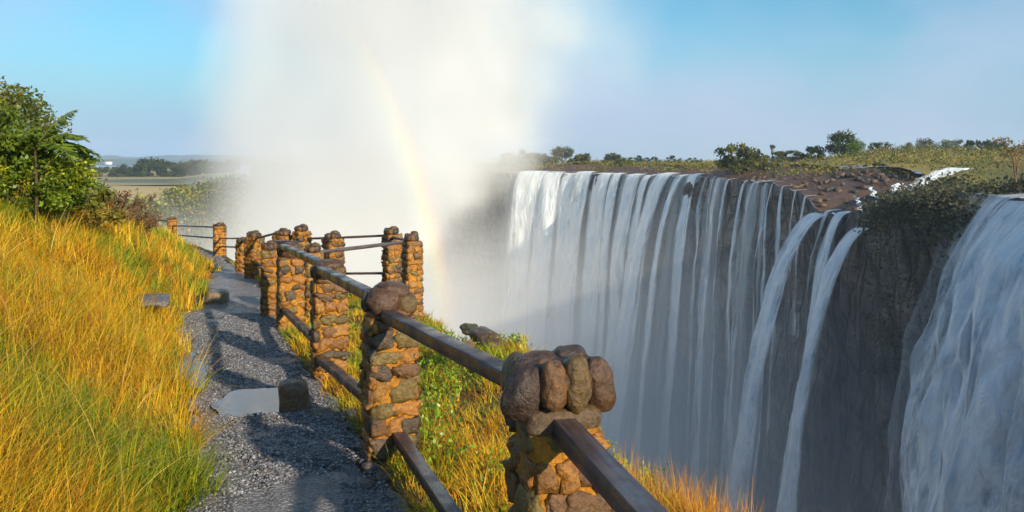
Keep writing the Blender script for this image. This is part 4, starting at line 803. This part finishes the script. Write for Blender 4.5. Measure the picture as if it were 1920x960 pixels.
lab = ['hazy tree below the white house, leftmost of the field row', 'low hazy tree second in the row behind the tan field', 'small hazy tree just left of the largest dome', 'largest dome shaped tree in the hazy row behind the tan field', 'broad hazy tree just right of the largest dome', 'hazy tree in the middle of the row right of the broad one', 'narrow hazy tree beside the middle one in the row', 'wide hazy tree third from the mist in the row', 'hazy tree next to last before the mist', 'hazy tree at the very edge of the mist plume']
for k, (px, yt, yb, wp) in enumerate(ltrees): far_tree(px, yt-2, yb-2, wp*1.2, 520, DG, 200+k, lab[k], 'tree', .05, 110, 26, 'hazy trees behind the tan field')
hb = unp(204, 306, 1500); hr = empty('house', hb); tag(hr, 'tiny white house on the far blue hillside', 'house')
def boxm(name, c, s, m, parent):
    x, y, z = np.array(s)/2; V = np.array([[a*x, b*y, d*z] for a in (-1, 1) for b in (-1, 1) for d in (-1, 1)])+c; return mesh(name, V, np.array([[0, 1, 3, 2], [4, 6, 7, 5], [0, 4, 5, 1], [2, 3, 7, 6], [0, 2, 6, 4], [1, 5, 7, 3]]), m, parent)
boxm('wall', (0, 0, 0), (11, 8, 6), M['white'], hr)
V = np.array([[-6, -4.5, 3.01], [6, -4.5, 3.01], [6, 4.5, 3.01], [-6, 4.5, 3.01], [-6, 0, 5.2], [6, 0, 5.2]]); mesh('roof', V, [np.array([[0, 1, 5, 4], [2, 3, 4, 5], [3, 2, 1, 0]]), np.array([[0, 4, 3], [1, 2, 5]])], M['rimrock'], hr)

# ------------------------------------------------------------------ mist and haze
def mist():
    m, nt = mat('mist'); g = N(nt, 'ShaderNodeNewGeometry'); sx = N(nt, 'ShaderNodeSeparateXYZ'); L(nt, g.outputs['Position'], sx.inputs[0])
    nz = N(nt, 'ShaderNodeTexNoise', Scale=.022, Detail=4.0, Roughness=.55); L(nt, g.outputs['Position'], nz.inputs['Vector'])
    def math_(op, a, b=None, c=None):
        n = N(nt, 'ShaderNodeMath', _operation=op)
        for k, v in enumerate((a, b, c)):
            if v is None: continue
            if isinstance(v, (int, float)): n.inputs[k].default_value = v
            else: L(nt, v, n.inputs[k])
        return n.outputs[0]
    def ss(v, a, b, lo=0., hi=1.):
        n = N(nt, 'ShaderNodeMapRange'); n.interpolation_type = 'SMOOTHSTEP'; L(nt, v, n.inputs[0])
        if a > b: a, b, lo, hi = b, a, hi, lo
        n.inputs[1].default_value = a; n.inputs[2].default_value = b; n.inputs[3].default_value = lo; n.inputs[4].default_value = hi; return n.outputs[0]
    X, Y, Z = sx.outputs; nc = math_('SUBTRACT', nz.outputs[0], .5)
    # rising plume: an elliptical column that widens a little with height
    zn = math_('MINIMUM', math_('MAXIMUM', Z, -28.), 0.); zp = math_('MAXIMUM', Z, 0.); cx = math_('ADD', math_('MULTIPLY_ADD', zn, .5, PCX), math_('MULTIPLY', zp, .10)); cxn = math_('MULTIPLY_ADD', nc, 80., cx); rx = math_('MULTIPLY_ADD', zn, .6, math_('MULTIPLY_ADD', zp, .03, PRX))
    a = math_('DIVIDE', math_('SUBTRACT', X, cxn), rx); b = math_('DIVIDE', math_('SUBTRACT', Y, PCY), PRY)
    r = math_('SQRT', math_('ADD', math_('MULTIPLY', a, a), math_('MULTIPLY', b, b)))
    pl = math_('MULTIPLY', math_('MULTIPLY', ss(r, 1.08, .5), math_('MULTIPLY_ADD', nc, .16, .045)), ss(Z, 15., -25., 1., 1.9))
    # spray filling the gorge: thicker low down and towards the plume
    lo = math_('MULTIPLY', ss(Z, 0., -62.), ss(X, 42., -30., .5, 1.)); lo = math_('MULTIPLY', lo, ss(Y, 15., 130., .25, 1.)); lo = math_('MULTIPLY', lo, math_('MULTIPLY_ADD', nc, .05, .034))
    # thin spray torn off the plume, drifting up and to the right over the far falls
    a2 = math_('DIVIDE', math_('SUBTRACT', X, math_('MULTIPLY_ADD', nc, 120., math_('MULTIPLY_ADD', zp, .5, -22.))), 48.); r2 = math_('SQRT', math_('ADD', math_('MULTIPLY', a2, a2), math_('MULTIPLY', b, b)))
    dr = math_('MULTIPLY', math_('MULTIPLY', ss(r2, 1.0, .2), math_('MULTIPLY_ADD', nc, .05, .0085)), ss(Z, -12., 20.)); dr = math_('MAXIMUM', dr, 0.)
    d = math_('MAXIMUM', math_('ADD', math_('ADD', pl, lo), dr), 0.)
    v = N(nt, 'ShaderNodeVolumePrincipled'); v.inputs['Color'].default_value = (.975, .97, .965, 1); v.inputs['Anisotropy'].default_value = -.28; L(nt, d, v.inputs['Density'])
    o = N(nt, 'ShaderNodeOutputMaterial'); L(nt, v.outputs[0], o.inputs['Volume'])
    m.cycles.volume_step_rate = .35
    V = np.array([[x, y, z] for x in (-104, 46) for y in (22, 256) for z in (-103, 92)], float)
    ob = mesh('mist', V, np.array([[0, 1, 3, 2], [4, 6, 7, 5], [0, 4, 5, 1], [2, 3, 7, 6], [0, 2, 6, 4], [1, 5, 7, 3]]), m); tag(ob, 'towering white plume of spray and mist rising out of the gorge', 'mist', kind='stuff'); return ob
PCX, PCY, PRX, PRY = -37., 205., 43., 46.
mist()
def haze():
    m, nt = mat('haze'); v = N(nt, 'ShaderNodeVolumePrincipled', Density=.00024); v.inputs['Color'].default_value = (.66, .82, 1., 1)
    o = N(nt, 'ShaderNodeOutputMaterial'); L(nt, v.outputs[0], o.inputs['Volume']); m.cycles.homogeneous_volume = True
    V = np.array([[x, y, z] for x in (-4000, 4000) for y in (-150, 4600) for z in (-106, 100)], float)
    ob = mesh('haze', V, np.array([[0, 1, 3, 2], [4, 6, 7, 5], [0, 4, 5, 1], [2, 3, 7, 6], [0, 2, 6, 4], [1, 5, 7, 3]]), m); tag(ob, 'thin bluish haze in the air over the gorge and plateau', 'haze', kind='stuff')
haze()
# rainbow: part of a ring round the antisolar direction, 41-43 degrees wide, hanging in the spray
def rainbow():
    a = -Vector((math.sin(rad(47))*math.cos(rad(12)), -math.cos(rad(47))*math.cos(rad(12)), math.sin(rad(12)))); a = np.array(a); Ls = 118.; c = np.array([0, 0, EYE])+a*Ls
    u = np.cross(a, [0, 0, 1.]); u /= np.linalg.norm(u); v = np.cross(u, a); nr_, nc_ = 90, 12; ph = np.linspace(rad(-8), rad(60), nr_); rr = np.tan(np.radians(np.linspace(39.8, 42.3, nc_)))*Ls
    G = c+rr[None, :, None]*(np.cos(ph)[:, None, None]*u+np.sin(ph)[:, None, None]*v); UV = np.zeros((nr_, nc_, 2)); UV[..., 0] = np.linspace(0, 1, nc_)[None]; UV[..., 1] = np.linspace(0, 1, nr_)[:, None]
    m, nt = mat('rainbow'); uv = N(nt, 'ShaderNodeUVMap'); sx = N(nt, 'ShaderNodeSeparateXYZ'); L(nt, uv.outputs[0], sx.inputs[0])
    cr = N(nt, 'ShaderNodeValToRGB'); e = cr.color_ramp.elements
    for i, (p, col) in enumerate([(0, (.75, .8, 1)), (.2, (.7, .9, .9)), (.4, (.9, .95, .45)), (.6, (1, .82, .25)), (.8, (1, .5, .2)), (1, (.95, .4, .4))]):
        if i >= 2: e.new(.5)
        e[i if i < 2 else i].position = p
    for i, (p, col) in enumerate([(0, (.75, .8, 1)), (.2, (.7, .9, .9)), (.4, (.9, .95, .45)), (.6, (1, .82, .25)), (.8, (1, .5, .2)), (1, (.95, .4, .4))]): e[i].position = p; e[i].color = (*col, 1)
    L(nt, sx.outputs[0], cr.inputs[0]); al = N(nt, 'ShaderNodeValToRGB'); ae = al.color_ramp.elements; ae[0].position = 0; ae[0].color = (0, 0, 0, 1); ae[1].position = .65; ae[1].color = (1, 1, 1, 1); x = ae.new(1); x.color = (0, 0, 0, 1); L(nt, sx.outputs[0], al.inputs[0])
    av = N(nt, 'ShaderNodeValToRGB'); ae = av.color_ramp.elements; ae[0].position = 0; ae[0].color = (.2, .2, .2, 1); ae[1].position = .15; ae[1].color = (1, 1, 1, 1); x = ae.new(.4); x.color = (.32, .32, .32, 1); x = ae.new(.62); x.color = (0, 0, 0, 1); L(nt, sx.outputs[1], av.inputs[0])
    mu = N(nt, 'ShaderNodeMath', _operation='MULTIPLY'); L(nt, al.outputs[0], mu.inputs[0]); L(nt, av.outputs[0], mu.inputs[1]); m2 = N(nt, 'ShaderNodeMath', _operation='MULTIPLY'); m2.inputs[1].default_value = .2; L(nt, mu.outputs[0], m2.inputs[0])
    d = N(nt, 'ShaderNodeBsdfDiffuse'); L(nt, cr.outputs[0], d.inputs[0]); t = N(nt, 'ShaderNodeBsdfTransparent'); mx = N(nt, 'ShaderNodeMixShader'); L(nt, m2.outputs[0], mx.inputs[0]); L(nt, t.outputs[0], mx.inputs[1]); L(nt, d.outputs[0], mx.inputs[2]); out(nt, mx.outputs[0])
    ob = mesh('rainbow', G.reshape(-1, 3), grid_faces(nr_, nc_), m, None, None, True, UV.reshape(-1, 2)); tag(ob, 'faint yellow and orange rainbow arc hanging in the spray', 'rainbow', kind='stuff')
rainbow()
